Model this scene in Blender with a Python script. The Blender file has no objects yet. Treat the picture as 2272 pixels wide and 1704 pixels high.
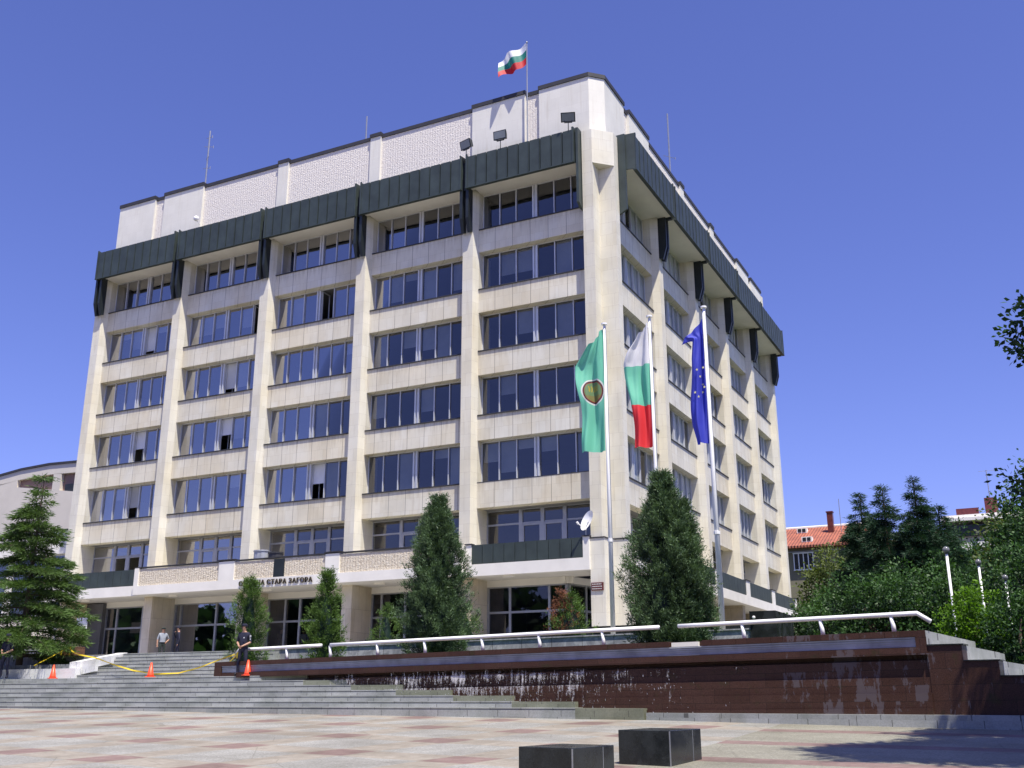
import bpy, bmesh, math, random
import numpy as np
from mathutils import Vector, Matrix
random.seed(7)
C = bpy.context.scene.collection
PI = math.pi

# ------------------------------------------------------------------ materials
def newmat(name):
    m = bpy.data.materials.new(name); m.use_nodes = True
    nt = m.node_tree; nt.nodes.clear()
    return m, nt, nt.nodes, nt.links
def N(nodes, t, **kw):
    n = nodes.new(t)
    for k, v in kw.items(): setattr(n, k, v)
    return n
def out_bsdf(nodes, links, rough=.6, metal=0, spec=.5):
    o = N(nodes, 'ShaderNodeOutputMaterial'); b = N(nodes, 'ShaderNodeBsdfPrincipled')
    b.inputs['Roughness'].default_value = rough; b.inputs['Metallic'].default_value = metal
    b.inputs['Specular IOR Level'].default_value = spec
    links.new(b.outputs[0], o.inputs[0]); return b
def noise(nodes, links, vec, scale, detail=4, rough=.55):
    n = N(nodes, 'ShaderNodeTexNoise'); n.inputs['Scale'].default_value = scale
    n.inputs['Detail'].default_value = detail; n.inputs['Roughness'].default_value = rough
    if vec is not None: links.new(vec, n.inputs['Vector'])
    return n
def ramp(nodes, links, fac, stops):
    r = N(nodes, 'ShaderNodeValToRGB'); e = r.color_ramp.elements
    e[0].position = stops[0][0]; e[0].color = (*stops[0][1], 1)
    e[1].position = stops[-1][0]; e[1].color = (*stops[-1][1], 1)
    for p, c in stops[1:-1]:
        x = e.new(p); x.color = (*c, 1)
    links.new(fac, r.inputs[0]); return r
def mix(nodes, links, fac, a, b, mode='MIX'):
    m = N(nodes, 'ShaderNodeMix', data_type='RGBA', blend_type=mode)
    for s, v in ((0, fac), (6, a), (7, b)):
        if hasattr(v, 'is_output'): links.new(v, m.inputs[s])
        elif s == 0: m.inputs[0].default_value = v
        else: m.inputs[s].default_value = (*v, 1)
    return m.outputs[2]
def mth(nodes, links, op, a, b=None, c=None):
    m = N(nodes, 'ShaderNodeMath', operation=op)
    for i, v in enumerate((a, b, c)):
        if v is None: continue
        if hasattr(v, 'is_output'): links.new(v, m.inputs[i])
        else: m.inputs[i].default_value = v
    return m.outputs[0]
def bump(nodes, links, b, h, strength=.3, dist=.02):
    n = N(nodes, 'ShaderNodeBump'); n.inputs['Strength'].default_value = strength
    n.inputs['Distance'].default_value = dist
    links.new(h, n.inputs['Height']); links.new(n.outputs[0], b.inputs['Normal'])
def pos(nodes, links):
    g = N(nodes, 'ShaderNodeNewGeometry'); s = N(nodes, 'ShaderNodeSeparateXYZ')
    links.new(g.outputs['Position'], s.inputs[0]); return g.outputs['Position'], s.outputs
def comb(nodes, links, x, y, z=0.0):
    c = N(nodes, 'ShaderNodeCombineXYZ')
    for i, v in enumerate((x, y, z)):
        if hasattr(v, 'is_output'): links.new(v, c.inputs[i])
        else: c.inputs[i].default_value = v
    return c.outputs[0]

def simple(name, col, rough=.6, metal=0, var=.12, scale=3.0, spec=.5, bmp=0, dark=None):
    m, nt, n, l = newmat(name); b = out_bsdf(n, l, rough, metal, spec)
    P, s = pos(n, l)
    t = noise(n, l, P, scale, 5)
    lo = tuple(c*(1-var) for c in col) if dark is None else dark
    r = ramp(n, l, t.outputs[0], [(.3, lo), (.7, tuple(min(1, c*(1+var)) for c in col))])
    l.new(r.outputs[0], b.inputs['Base Color'])
    if bmp:
        t2 = noise(n, l, P, scale*12, 4); bump(n, l, b, t2.outputs[0], bmp, .02)
    return m

def slabs(name, colA, colB, w, h, mortar, mcol, rough=.6, offs=0.0, stain=.25, warm=None, zoff=0, bmp=.15, voff=0, fine=False):
    """stone slabs laid in the facade planes: u = x + y, v = z"""
    m, nt, n, l = newmat(name); b = out_bsdf(n, l, rough)
    P, s = pos(n, l)
    u = mth(n, l, 'ADD', mth(n, l, 'ADD', s[0], s[1]), voff); v = mth(n, l, 'ADD', s[2], zoff)
    br = N(n, 'ShaderNodeTexBrick', offset=offs, squash=1.0)
    br.inputs['Scale'].default_value = 1; br.inputs['Brick Width'].default_value = w
    br.inputs['Row Height'].default_value = h; br.inputs['Mortar Size'].default_value = mortar
    br.inputs['Mortar Smooth'].default_value = .1
    br.inputs['Color1'].default_value = (*colA, 1); br.inputs['Color2'].default_value = (*colB, 1)
    br.inputs['Mortar'].default_value = (*mcol, 1); br.inputs['Bias'].default_value = 0
    l.new(comb(n, l, u, v), br.inputs['Vector'])
    if fine:   # thin half height joints and single slabs of a warmer tone
        b3 = N(n, 'ShaderNodeTexBrick', offset=.5, squash=1.0); b3.inputs['Scale'].default_value = 1
        b3.inputs['Brick Width'].default_value = .495; b3.inputs['Row Height'].default_value = .61; b3.inputs['Mortar Size'].default_value = .004
        b3.inputs['Color1'].default_value = (1, 1, 1, 1); b3.inputs['Color2'].default_value = (.95, .93, .89, 1); b3.inputs['Mortar'].default_value = (.72, .69, .62, 1)
        l.new(comb(n, l, u, v), b3.inputs['Vector'])
        brc = mix(n, l, 1, br.outputs[0], b3.outputs[0], 'MULTIPLY')
    else: brc = br.outputs[0]
    t = noise(n, l, P, .6, 6, .6)
    k = ramp(n, l, t.outputs[0], [(.35, (1-stain, 1-stain, 1-stain)), (.6, (1, 1, 1))])
    col = mix(n, l, 1.0, brc, k.outputs[0], 'MULTIPLY')
    # vertical run-off streaks
    st = noise(n, l, comb(n, l, mth(n, l, 'MULTIPLY', u, 5.0), mth(n, l, 'MULTIPLY', s[2], .35)), 1, 4)
    sk = ramp(n, l, st.outputs[0], [(.55, (1, 1, 1)), (.8, (.80, .76, .70))])
    col = mix(n, l, .7, col, sk.outputs[0], 'MULTIPLY')
    if fine:
        fz = mth(n, l, 'FRACT', mth(n, l, 'DIVIDE', mth(n, l, 'SUBTRACT', s[2], 23.25-33.0), 3.3))
        top = mth(n, l, 'MAXIMUM', mth(n, l, 'MULTIPLY', mth(n, l, 'SUBTRACT', fz, .66), 2.9), 0.0)
        sn = noise(n, l, comb(n, l, mth(n, l, 'MULTIPLY', u, 7.0), mth(n, l, 'MULTIPLY', s[2], .25)), 1, 5, .7)
        sr = ramp(n, l, mth(n, l, 'MULTIPLY', sn.outputs[0], mth(n, l, 'POWER', top, .7)), [(.34, (1, 1, 1)), (.62, (.70, .66, .60))])
        col = mix(n, l, .8, col, sr.outputs[0], 'MULTIPLY')
    if warm:
        wt = noise(n, l, P, .23, 3); wr = ramp(n, l, wt.outputs[0], [(.42, (1, 1, 1)), (.62, warm)])
        col = mix(n, l, 1.0, col, wr.outputs[0], 'MULTIPLY')
    l.new(col, b.inputs['Base Color'])
    g = noise(n, l, P, 25, 3)
    bump(n, l, b, g.outputs[0], bmp, .01)
    return m

M = {}
M['stone'] = slabs('cream_stone', (.72, .69, .58), (.77, .745, .645), .62, .62, .004, (.52, .48, .41), .6, .5, .12, (1, .965, .88))
M['spandrel'] = slabs('spandrel_stone', (.72, .69, .58), (.78, .755, .65), .99, 20., .012, (.27, .235, .19), .6, 0, .12, (1, .955, .87), zoff=5.0, fine=True)
M['smooth'] = slabs('attic_stone', (.76, .74, .655), (.79, .77, .685), .62, .62, .003, (.66, .62, .55), .6, .5, .08)
M['white'] = simple('white_render', (.80, .775, .71), .7, 0, .06, 1.2)
M['soffit'] = simple('soffit_paint', (.80, .77, .69), .75, 0, .06, .8)
M['beige'] = simple('beige_render', (.68, .63, .54), .8, 0, .05, .6)
M['brownstone'] = slabs('stained_stone', (.47, .39, .27), (.54, .46, .34), .9, .9, .006, (.25, .2, .14), .5, .5, .35)

M['columnstone'] = slabs('column_stone', (.62, .56, .43), (.70, .64, .52), .62, 1.1, .005, (.35, .29, .2), .55, .5, .22, (1, .9, .72))
def rough_stone(nm='fluted_stone', c=((.62, .56, .48), (.74, .69, .62), (.80, .76, .69)), bs=.55):
    m, nt, n, l = newmat(nm); b = out_bsdf(n, l, .9)
    P, s = pos(n, l)
    u = mth(n, l, 'ADD', s[0], s[1])
    w = mth(n, l, 'SINE', mth(n, l, 'MULTIPLY', u, 2*PI/.16))
    t = noise(n, l, P, 7, 5, .7)
    t2 = N(n, 'ShaderNodeTexVoronoi'); t2.inputs['Scale'].default_value = 16; l.new(P, t2.inputs['Vector'])
    h = mth(n, l, 'ADD', mth(n, l, 'MULTIPLY', w, .22), mth(n, l, 'ADD', t.outputs[0], mth(n, l, 'MULTIPLY', t2.outputs[0], .8)))
    r = ramp(n, l, t.outputs[0], [(.30, c[0]), (.42, c[1]), (.65, c[2])])
    l.new(r.outputs[0], b.inputs['Base Color']); bump(n, l, b, h, bs, .035)
    return m
M['rough'] = rough_stone()
M['rough_low'] = rough_stone('weathered_fluted_stone', ((.40, .31, .20), (.62, .54, .41), (.74, .68, .56)), .9)
M['green'] = simple('green_metal', (.042, .057, .052), .5, .1, .22, 1.5, bmp=.03)
M['dark'] = simple('dark_bracket', (.018, .024, .026), .45, .1, .25, 2)
M['coping'] = simple('dark_coping', (.035, .035, .04), .6, 0, .2, 2)
M['alu'] = simple('aluminium', (.66, .67, .68), .4, .25, .06, 2)
M['bluealu'] = simple('blue_grey_frame', (.40, .41, .45), .4, .25, .08, 2)
M['white_metal'] = simple('white_painted_metal', (.90, .90, .89), .35, 0, .04, 3)
M['steel'] = simple('galvanised_steel', (.38, .39, .40), .4, .6, .1, 4)
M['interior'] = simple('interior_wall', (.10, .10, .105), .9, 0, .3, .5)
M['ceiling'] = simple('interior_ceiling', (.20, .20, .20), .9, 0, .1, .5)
M['blind'] = simple('window_blind', (.58, .58, .55), .8, 0, .3, .35)
M['whiteblind'] = simple('white_blind', (.75, .76, .78), .8, 0, .05, 1)
M['curtain'] = simple('curtain', (.40, .52, .48), .9, 0, .2, 6)
M['asphaltroof'] = simple('roof_felt', (.06, .06, .06), .9)
M['wood'] = simple('brown_wood', (.15, .07, .035), .5, 0, .35, 5)
M['orange'] = simple('orange_plastic', (.85, .09, .03), .4, 0, .08, 3)
M['yellow'] = simple('yellow_tape', (.75, .55, .03), .5, 0, .15, 6)
M['bronze'] = simple('bronze_letters', (.10, .08, .055), .4, .5, .2, 5)
M['plaque'] = simple('red_plaque', (.12, .03, .025), .3, 0, .2, 4)
M['redtile'] = None
M['grass'] = simple('grass_green', (.045, .085, .02), .9, 0, .4, 2, bmp=.5)
M['soil'] = simple('park_ground', (.05, .075, .025), .95, 0, .4, .7, bmp=.5)
M['trunk'] = simple('bark', (.10, .075, .055), .9, 0, .3, 6, bmp=.6)
M['terrace'] = simple('terrace_paving', (.33, .32, .30), .8, 0, .15, 1)

def steps_mat(name, a, b_, mort, w=.95, h=10.0):
    m, nt, n, l = newmat(name); b = out_bsdf(n, l, .65)
    P, s = pos(n, l)
    br = N(n, 'ShaderNodeTexBrick', offset=.37)
    br.inputs['Scale'].default_value = 1; br.inputs['Brick Width'].default_value = w
    br.inputs['Row Height'].default_value = h; br.inputs['Mortar Size'].default_value = .009
    br.inputs['Color1'].default_value = (*a, 1); br.inputs['Color2'].default_value = (*b_, 1)
    br.inputs['Mortar'].default_value = (*mort, 1)
    zz = mth(n, l, 'MULTIPLY', mth(n, l, 'ROUND', mth(n, l, 'MULTIPLY', s[2], 6.2)), 1.37)
    l.new(comb(n, l, mth(n, l, 'ADD', s[0], mth(n, l, 'MULTIPLY', zz, .61)), mth(n, l, 'ADD', s[1], mth(n, l, 'MULTIPLY', zz, 10.0))), br.inputs['Vector'])
    t = noise(n, l, P, 1.1, 6, .65); r = ramp(n, l, t.outputs[0], [(.35, (.72, .74, .70)), (.6, (1, 1, 1))])
    g = noise(n, l, P, 30, 3); gr = ramp(n, l, g.outputs[0], [(.3, (.85, .85, .85)), (.7, (1.1, 1.1, 1.1))])
    col = mix(n, l, 1, mix(n, l, 1, br.outputs[0], r.outputs[0], 'MULTIPLY'), gr.outputs[0], 'MULTIPLY')
    l.new(col, b.inputs['Base Color']); bump(n, l, b, g.outputs[0], .2, .01)
    return m
M['steps'] = steps_mat('grey_marble_steps', (.33, .34, .33), (.42, .43, .415), (.13, .13, .125))
M['mossy'] = steps_mat('mossy_step_stone', (.20, .21, .15), (.24, .25, .19), (.1, .1, .08))
M['lightslab'] = steps_mat('light_marble', (.72, .72, .71), (.78, .78, .77), (.3, .3, .3), 1.5)

def marble():
    m, nt, n, l = newmat('grey_veined_marble'); b = out_bsdf(n, l, .6, 0, .3)
    P, s = pos(n, l)
    t = noise(n, l, P, 1.6, 8, .7); t.inputs['Distortion'].default_value = 1.8
    r = ramp(n, l, t.outputs[0], [(.35, (.21, .215, .24)), (.5, (.30, .305, .335)), (.56, (.44, .445, .475)), (.62, (.30, .305, .335))])
    br = N(n, 'ShaderNodeTexBrick', offset=0)
    br.inputs['Scale'].default_value = 1; br.inputs['Brick Width'].default_value = 1.1
    br.inputs['Row Height'].default_value = 3; br.inputs['Mortar Size'].default_value = .012
    br.inputs['Color1'].default_value = (.92, .92, .92, 1); br.inputs['Color2'].default_value = (1.12, 1.12, 1.12, 1)
    br.inputs['Mortar'].default_value = (.4, .4, .4, 1)
    l.new(comb(n, l, mth(n, l, 'ADD', s[0], s[1]), s[2]), br.inputs['Vector'])
    l.new(mix(n, l, 1, r.outputs[0], br.outputs[0], 'MULTIPLY'), b.inputs['Base Color'])
    return m
M['marble'] = marble()

def black_granite():
    m, nt, n, l = newmat('black_granite'); b = out_bsdf(n, l, .22)
    P, s = pos(n, l)
    v = noise(n, l, P, 90, 2); r = ramp(n, l, v.outputs[0], [(.35, (.012, .014, .015)), (.7, (.035, .04, .04))])
    t = noise(n, l, P, 2.5, 5); r2 = ramp(n, l, t.outputs[0], [(.4, (.8, .8, .8)), (.65, (1.5, 1.5, 1.45))])
    l.new(mix(n, l, 1, r.outputs[0], r2.outputs[0], 'MULTIPLY'), b.inputs['Base Color'])
    rr = ramp(n, l, t.outputs[0], [(.4, (.18, .18, .18)), (.7, (.42, .42, .42))]); l.new(rr.outputs[0], b.inputs['Roughness'])
    return m
M['black'] = black_granite()

def red_granite():
    m, nt, n, l = newmat('red_granite'); b = out_bsdf(n, l, .3, 0, .22)
    P, s = pos(n, l)
    u = s[0]
    v = mth(n, l, 'SUBTRACT', s[2], mth(n, l, 'MULTIPLY', s[0], .0117))
    br = N(n, 'ShaderNodeTexBrick', offset=.45)
    br.inputs['Scale'].default_value = 1; br.inputs['Brick Width'].default_value = .92
    br.inputs['Row Height'].default_value = .345; br.inputs['Mortar Size'].default_value = .006
    br.inputs['Color1'].default_value = (.052, .026, .019, 1); br.inputs['Color2'].default_value = (.070, .036, .027, 1)
    br.inputs['Mortar'].default_value = (.028, .017, .013, 1)
    l.new(comb(n, l, u, v), br.inputs['Vector'])
    sp = noise(n, l, P, 55, 2); sr = ramp(n, l, sp.outputs[0], [(.3, (.6, .6, .6)), (.75, (1.5, 1.45, 1.45))])
    col = mix(n, l, 1, br.outputs[0], sr.outputs[0], 'MULTIPLY')
    # dried pale patches on the dry right hand part, by slab
    br2 = N(n, 'ShaderNodeTexBrick', offset=.45)
    br2.inputs['Scale'].default_value = 1; br2.inputs['Brick Width'].default_value = .46
    br2.inputs['Row Height'].default_value = .345; br2.inputs['Mortar Size'].default_value = 0
    br2.inputs['Color1'].default_value = (0, 0, 0, 1); br2.inputs['Color2'].default_value = (1, 1, 1, 1)
    l.new(comb(n, l, u, v), br2.inputs['Vector'])
    stn = noise(n, l, comb(n, l, mth(n, l, 'MULTIPLY', u, 4.5), mth(n, l, 'MULTIPLY', s[2], 1.3)), 1, 5, .7)
    gate = mth(n, l, 'MULTIPLY', mth(n, l, 'SMOOTH_MIN', mth(n, l, 'MAXIMUM', mth(n, l, 'MULTIPLY', mth(n, l, 'SUBTRACT', s[0], 9.6), .9), 0.0), 1.0, .1), mth(n, l, 'ADD', mth(n, l, 'MULTIPLY', br2.outputs[0], .20), mth(n, l, 'MULTIPLY', stn.outputs[0], 1.2)))
    gate = mth(n, l, 'SUBTRACT', gate, mth(n, l, 'MULTIPLY', mth(n, l, 'GREATER_THAN', s[0], 13.97), .12))
    patch = ramp(n, l, gate, [(.74, (0, 0, 0)), (.77, (1, 1, 1))])
    col = mix(n, l, mth(n, l, 'MULTIPLY', patch.outputs[0], .85), col, (.105, .085, .092))
    gm = noise(n, l, P, 3.0, 5); gmr = ramp(n, l, gm.outputs[0], [(.6, (0, 0, 0)), (.75, (.5, .5, .5))])
    col = mix(n, l, gmr.outputs[0], col, (.035, .04, .012))
    l.new(col, b.inputs['Base Color'])
    rr = ramp(n, l, stn.outputs[0], [(.35, (.3, .3, .3)), (.7, (.6, .6, .6))]); l.new(rr.outputs[0], b.inputs['Roughness'])
    return m
M['red'] = red_granite()
M['louver'] = simple('grey_blue_louvre', (.36, .38, .42), .45, 0, .3, 2)

def plaza_mat():
    m, nt, n, l = newmat('plaza_paving'); b = out_bsdf(n, l, .8)
    P, s = pos(n, l)
    # square lattice, side 2.81 m, turned by -9.5 degrees; origin at one red square
    a = math.radians(-9.48); ca, sa = math.cos(a), math.sin(a)
    OX, OY = -5.64, -18.57; S = 2.85
    dx = mth(n, l, 'SUBTRACT', s[0], OX); dy = mth(n, l, 'SUBTRACT', s[1], OY)
    wob = noise(n, l, P, .9, 2); wv = mth(n, l, 'MULTIPLY', mth(n, l, 'SUBTRACT', wob.outputs[0], .5), .05)
    u = mth(n, l, 'ADD', mth(n, l, 'ADD', mth(n, l, 'MULTIPLY', dx, ca/S), mth(n, l, 'MULTIPLY', dy, sa/S)), wv)
    v = mth(n, l, 'ADD', mth(n, l, 'ADD', mth(n, l, 'MULTIPLY', dx, -sa/S), mth(n, l, 'MULTIPLY', dy, ca/S)), wv)
    def cell(x):  # distance to the nearest lattice line, in cells
        return mth(n, l, 'ABSOLUTE', mth(n, l, 'SUBTRACT', mth(n, l, 'FRACT', mth(n, l, 'ADD', x, .5)), .5))
    au, av = cell(u), cell(v)
    def less(x, t): return mth(n, l, 'LESS_THAN', x, t)
    inu, inv = less(au, .17), less(av, .17)
    band = mth(n, l, 'MAXIMUM', inu, inv); red = mth(n, l, 'MULTIPLY', inu, inv)
    g1 = noise(n, l, P, 24, 6, .85); g2 = noise(n, l, P, .7, 6, .6); g3 = noise(n, l, P, 5, 5, .6)
    grey = ramp(n, l, g1.outputs[0], [(.32, (.17, .17, .16)), (.5, (.265, .265, .25)), (.70, (.39, .39, .37))])
    sand = ramp(n, l, g3.outputs[0], [(.3, (.235, .21, .175)), (.7, (.31, .285, .245))])
    redc = ramp(n, l, g3.outputs[0], [(.3, (.165, .108, .10)), (.7, (.23, .165, .15))])
    col = mix(n, l, band, grey.outputs[0], sand.outputs[0])
    col = mix(n, l, red, col, redc.outputs[0])
    # right hand part of the square: plain gravel paving with long red bands
    strip = less(cell(mth(n, l, 'DIVIDE', mth(n, l, 'ADD', mth(n, l, 'ADD', s[1], 18.25), mth(n, l, 'MULTIPLY', s[0], .04)), 3.2)), .11)
    gcol = ramp(n, l, g1.outputs[0], [(.32, (.14, .138, .112)), (.5, (.225, .22, .18)), (.70, (.33, .325, .275))])
    rcol = mix(n, l, strip, gcol.outputs[0], redc.outputs[0])
    right = mth(n, l, 'GREATER_THAN', mth(n, l, 'ADD', s[0], mth(n, l, 'MULTIPLY', s[1], .0)), 10.55)
    col = mix(n, l, right, col, rcol)
    grit = ramp(n, l, g1.outputs[0], [(.3, (.82, .82, .82)), (.7, (1.12, 1.12, 1.12))]); col = mix(n, l, 1, col, grit.outputs[0], 'MULTIPLY')
    sp = noise(n, l, P, 1.9, 7, .75); spr = ramp(n, l, sp.outputs[0], [(.62, (1, 1, 1)), (.72, (.72, .70, .66))]); col = mix(n, l, 1, col, spr.outputs[0], 'MULTIPLY')
    vc = N(n, 'ShaderNodeTexVoronoi', feature='DISTANCE_TO_EDGE'); vc.inputs['Scale'].default_value = .55; l.new(P, vc.inputs['Vector'])
    cr = mth(n, l, 'MULTIPLY', less(vc.outputs[0], .006), .35); col = mix(n, l, cr, col, (.12, .11, .09))
    dirt = ramp(n, l, g2.outputs[0], [(.35, (.74, .72, .68)), (.62, (1.08, 1.07, 1.05))])
    col = mix(n, l, 1, col, dirt.outputs[0], 'MULTIPLY')
    # slab joints
    def joint(x): return less(mth(n, l, 'ABSOLUTE', mth(n, l, 'SUBTRACT', mth(n, l, 'FRACT', mth(n, l, 'MULTIPLY', x, 8.0)), .5)), .02)
    j = mth(n, l, 'MAXIMUM', joint(u), joint(v))
    col = mix(n, l, mth(n, l, 'MULTIPLY', mth(n, l, 'MULTIPLY', j, mth(n, l, 'ADD', mth(n, l, 'MULTIPLY', band, .7), .3)), .5), col, (.16, .14, .11))
    l.new(col, b.inputs['Base Color']); bump(n, l, b, g1.outputs[0], .5, .01)
    return m
M['plaza'] = plaza_mat()

def glass_mat(name, tint, gl, reflcol=(.9, .92, 1.0), wav=.004, k=.75):
    m, nt, n, l = newmat(name); o = N(n, 'ShaderNodeOutputMaterial')
    t = N(n, 'ShaderNodeBsdfTransparent'); t.inputs[0].default_value = (*tint, 1)
    g = N(n, 'ShaderNodeBsdfGlossy'); g.inputs['Roughness'].default_value = .015; g.inputs[0].default_value = (*reflcol, 1)
    lw = N(n, 'ShaderNodeLayerWeight'); lw.inputs[0].default_value = .35
    P, s = pos(n, l)
    q = noise(n, l, P, .9, 2)
    bm = N(n, 'ShaderNodeBump'); bm.inputs['Strength'].default_value = .25; bm.inputs['Distance'].default_value = wav
    l.new(q.outputs[0], bm.inputs['Height']); l.new(bm.outputs[0], g.inputs['Normal'])
    f = mth(n, l, 'ADD', mth(n, l, 'MULTIPLY', lw.outputs[0], k), gl)
    mx = N(n, 'ShaderNodeMixShader'); l.new(f, mx.inputs[0]); l.new(t.outputs[0], mx.inputs[1]); l.new(g.outputs[0], mx.inputs[2])
    l.new(mx.outputs[0], o.inputs[0]); return m
M['glass'] = glass_mat('tinted_window_glass', (.48, .51, .55), .09, (.92, .90, .92), k=.28, wav=.012)
M['clear'] = glass_mat('side_window_glass', (.88, .91, .92), .05, k=.2)
M['shopglass'] = glass_mat('entrance_glass', (.35, .36, .36), .05, k=.28)

def foliage(name, dark, light, trans=.25):
    m, nt, n, l = newmat(name); o = N(n, 'ShaderNodeOutputMaterial')
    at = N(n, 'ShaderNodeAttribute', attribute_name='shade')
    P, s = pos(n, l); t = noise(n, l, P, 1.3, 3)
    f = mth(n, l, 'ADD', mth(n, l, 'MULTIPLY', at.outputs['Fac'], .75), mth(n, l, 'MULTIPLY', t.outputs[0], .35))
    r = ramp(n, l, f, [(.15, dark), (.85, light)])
    d = N(n, 'ShaderNodeBsdfPrincipled'); d.inputs['Roughness'].default_value = .55; d.inputs['Specular IOR Level'].default_value = .3
    tr = N(n, 'ShaderNodeBsdfTranslucent'); l.new(r.outputs[0], d.inputs['Base Color'])
    l.new(mix(n, l, 1, r.outputs[0], (1.2, 1.3, .6), 'MULTIPLY'), tr.inputs[0])
    mx = N(n, 'ShaderNodeMixShader'); mx.inputs[0].default_value = trans
    l.new(d.outputs[0], mx.inputs[1]); l.new(tr.outputs[0], mx.inputs[2]); l.new(mx.outputs[0], o.inputs[0]); return m
M['juniper'] = foliage('juniper_foliage', (.007, .024, .012), (.115, .185, .09), .2)
M['thuja'] = foliage('thuja_foliage', (.014, .042, .008), (.12, .21, .045), .2)
M['rusty'] = foliage('browning_foliage', (.07, .035, .02), (.30, .12, .07), .2)
M['cedar'] = foliage('cedar_foliage', (.022, .045, .013), (.105, .18, .05), .25)
M['broad'] = foliage('broadleaf_foliage', (.005, .020, .010), (.06, .135, .035), .25)
M['lime'] = foliage('lime_foliage', (.022, .045, .012), (.15, .19, .06), .35)
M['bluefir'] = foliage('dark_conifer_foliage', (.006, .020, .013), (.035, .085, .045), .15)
M['bright'] = foliage('bright_shrub_foliage', (.03, .075, .006), (.15, .30, .02), .4)

# ------------------------------------------------------------------ mesh helpers
class MB:
    def __init__(s): s.v = []; s.f = []; s.mi = []; s.cur = 0
    def add(s, vs, fs):
        o = len(s.v); s.v += [tuple(v) for v in vs]; s.f += [tuple(i+o for i in f) for f in fs]; s.mi += [s.cur]*len(fs)
        return s
    def box(s, x0, x1, y0, y1, z0, z1):
        return s.add([(x0,y0,z0),(x1,y0,z0),(x1,y1,z0),(x0,y1,z0),(x0,y0,z1),(x1,y0,z1),(x1,y1,z1),(x0,y1,z1)],
                     [(0,3,2,1),(4,5,6,7),(0,1,5,4),(1,2,6,5),(2,3,7,6),(3,0,4,7)])
    def prism(s, poly, z0, z1, f=None):
        """extrude polygon; f maps (a,b,h)->xyz"""
        f = f or (lambda a, b, h: (a, b, h)); n = len(poly)
        vs = [f(a, b, z0) for a, b in poly] + [f(a, b, z1) for a, b in poly]
        return s.add(vs, [tuple(range(n))[::-1], tuple(range(n, 2*n))] + [(i, (i+1) % n, n+(i+1) % n, n+i) for i in range(n)])
    def hexa(s, b, t):  # 4 bottom pts, 4 top pts
        return s.add(list(b)+list(t), [(0,3,2,1),(4,5,6,7),(0,1,5,4),(1,2,6,5),(2,3,7,6),(3,0,4,7)])
    def tube(s, pts, r, seg=8, caps=True):
        pts = [Vector(p) for p in pts]; n = len(pts)
        rs = r if isinstance(r, (list, tuple)) else [r]*n
        base = len(s.v); prev = None
        for i, p in enumerate(pts):
            d = (pts[min(i+1, n-1)]-pts[max(i-1, 0)]).normalized()
            a = prev if prev is not None else (Vector((0,0,1)) if abs(d.z) < .9 else Vector((1,0,0)))
            x = (a - d*a.dot(d)).normalized(); prev = x; y = d.cross(x)
            for k in range(seg):
                t = 2*PI*k/seg; s.v.append(tuple(p + (x*math.cos(t)+y*math.sin(t))*rs[i]))
        for i in range(n-1):
            for k in range(seg):
                a = base+i*seg+k; b = base+i*seg+(k+1) % seg
                s.f.append((a, b, b+seg, a+seg)); s.mi.append(s.cur)
        if caps:
            s.f.append(tuple(base+k for k in range(seg))[::-1]); s.mi.append(s.cur)
            s.f.append(tuple(base+(n-1)*seg+k for k in range(seg))); s.mi.append(s.cur)
        return s
    def sphere(s, c, r, seg=12, rings=8, sc=(1,1,1)):
        base = len(s.v); c = Vector(c)
        for i in range(rings+1):
            ph = PI*i/rings
            for k in range(seg):
                t = 2*PI*k/seg
                s.v.append((c.x+r*sc[0]*math.sin(ph)*math.cos(t), c.y+r*sc[1]*math.sin(ph)*math.sin(t), c.z+r*sc[2]*math.cos(ph)))
        for i in range(rings):
            for k in range(seg):
                a = base+i*seg+k; b = base+i*seg+(k+1) % seg
                s.f.append((a, a+seg, b+seg, b)); s.mi.append(s.cur)
        return s
    def build(s, name, mats, parent=None, smooth=False, recalc=True, loc=None, bevel=0):
        me = bpy.data.meshes.new(name); me.from_pydata(s.v, [], s.f)
        for m in (mats if isinstance(mats, (list, tuple)) else [mats]): me.materials.append(m)
        me.polygons.foreach_set('material_index', s.mi)
        if smooth: me.polygons.foreach_set('use_smooth', [True]*len(s.f))
        if recalc:
            bm = bmesh.new(); bm.from_mesh(me); bmesh.ops.recalc_face_normals(bm, faces=bm.faces); bm.to_mesh(me); bm.free()
        me.update()
        o = bpy.data.objects.new(name, me); C.objects.link(o)
        if parent: o.parent = parent
        if loc: o.location = loc
        if bevel:
            md = o.modifiers.new('bevel', 'BEVEL'); md.width = bevel; md.segments = 2; md.limit_method = 'ANGLE'
        return o
def tag(o, label=None, cat=None, group=None, kind=None):
    if label: o['label'] = label
    if cat: o['category'] = cat
    if group: o['group'] = group
    if kind: o['kind'] = kind
    return o
def thing(name, label, cat, loc=(0,0,0), rz=0, group=None):
    o = bpy.data.objects.new(name, None); C.objects.link(o); o.location = loc; o.rotation_euler = (0, 0, rz)
    o.empty_display_size = .3
    return tag(o, label, cat, group)
def struct(o): o['kind'] = 'structure'; return o
def copy_tree(o, parent=None):
    c = o.copy(); C.objects.link(c); c.parent = parent
    for ch in [k for k in bpy.data.objects if k.parent == o]: copy_tree(ch, c)
    return c

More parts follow.
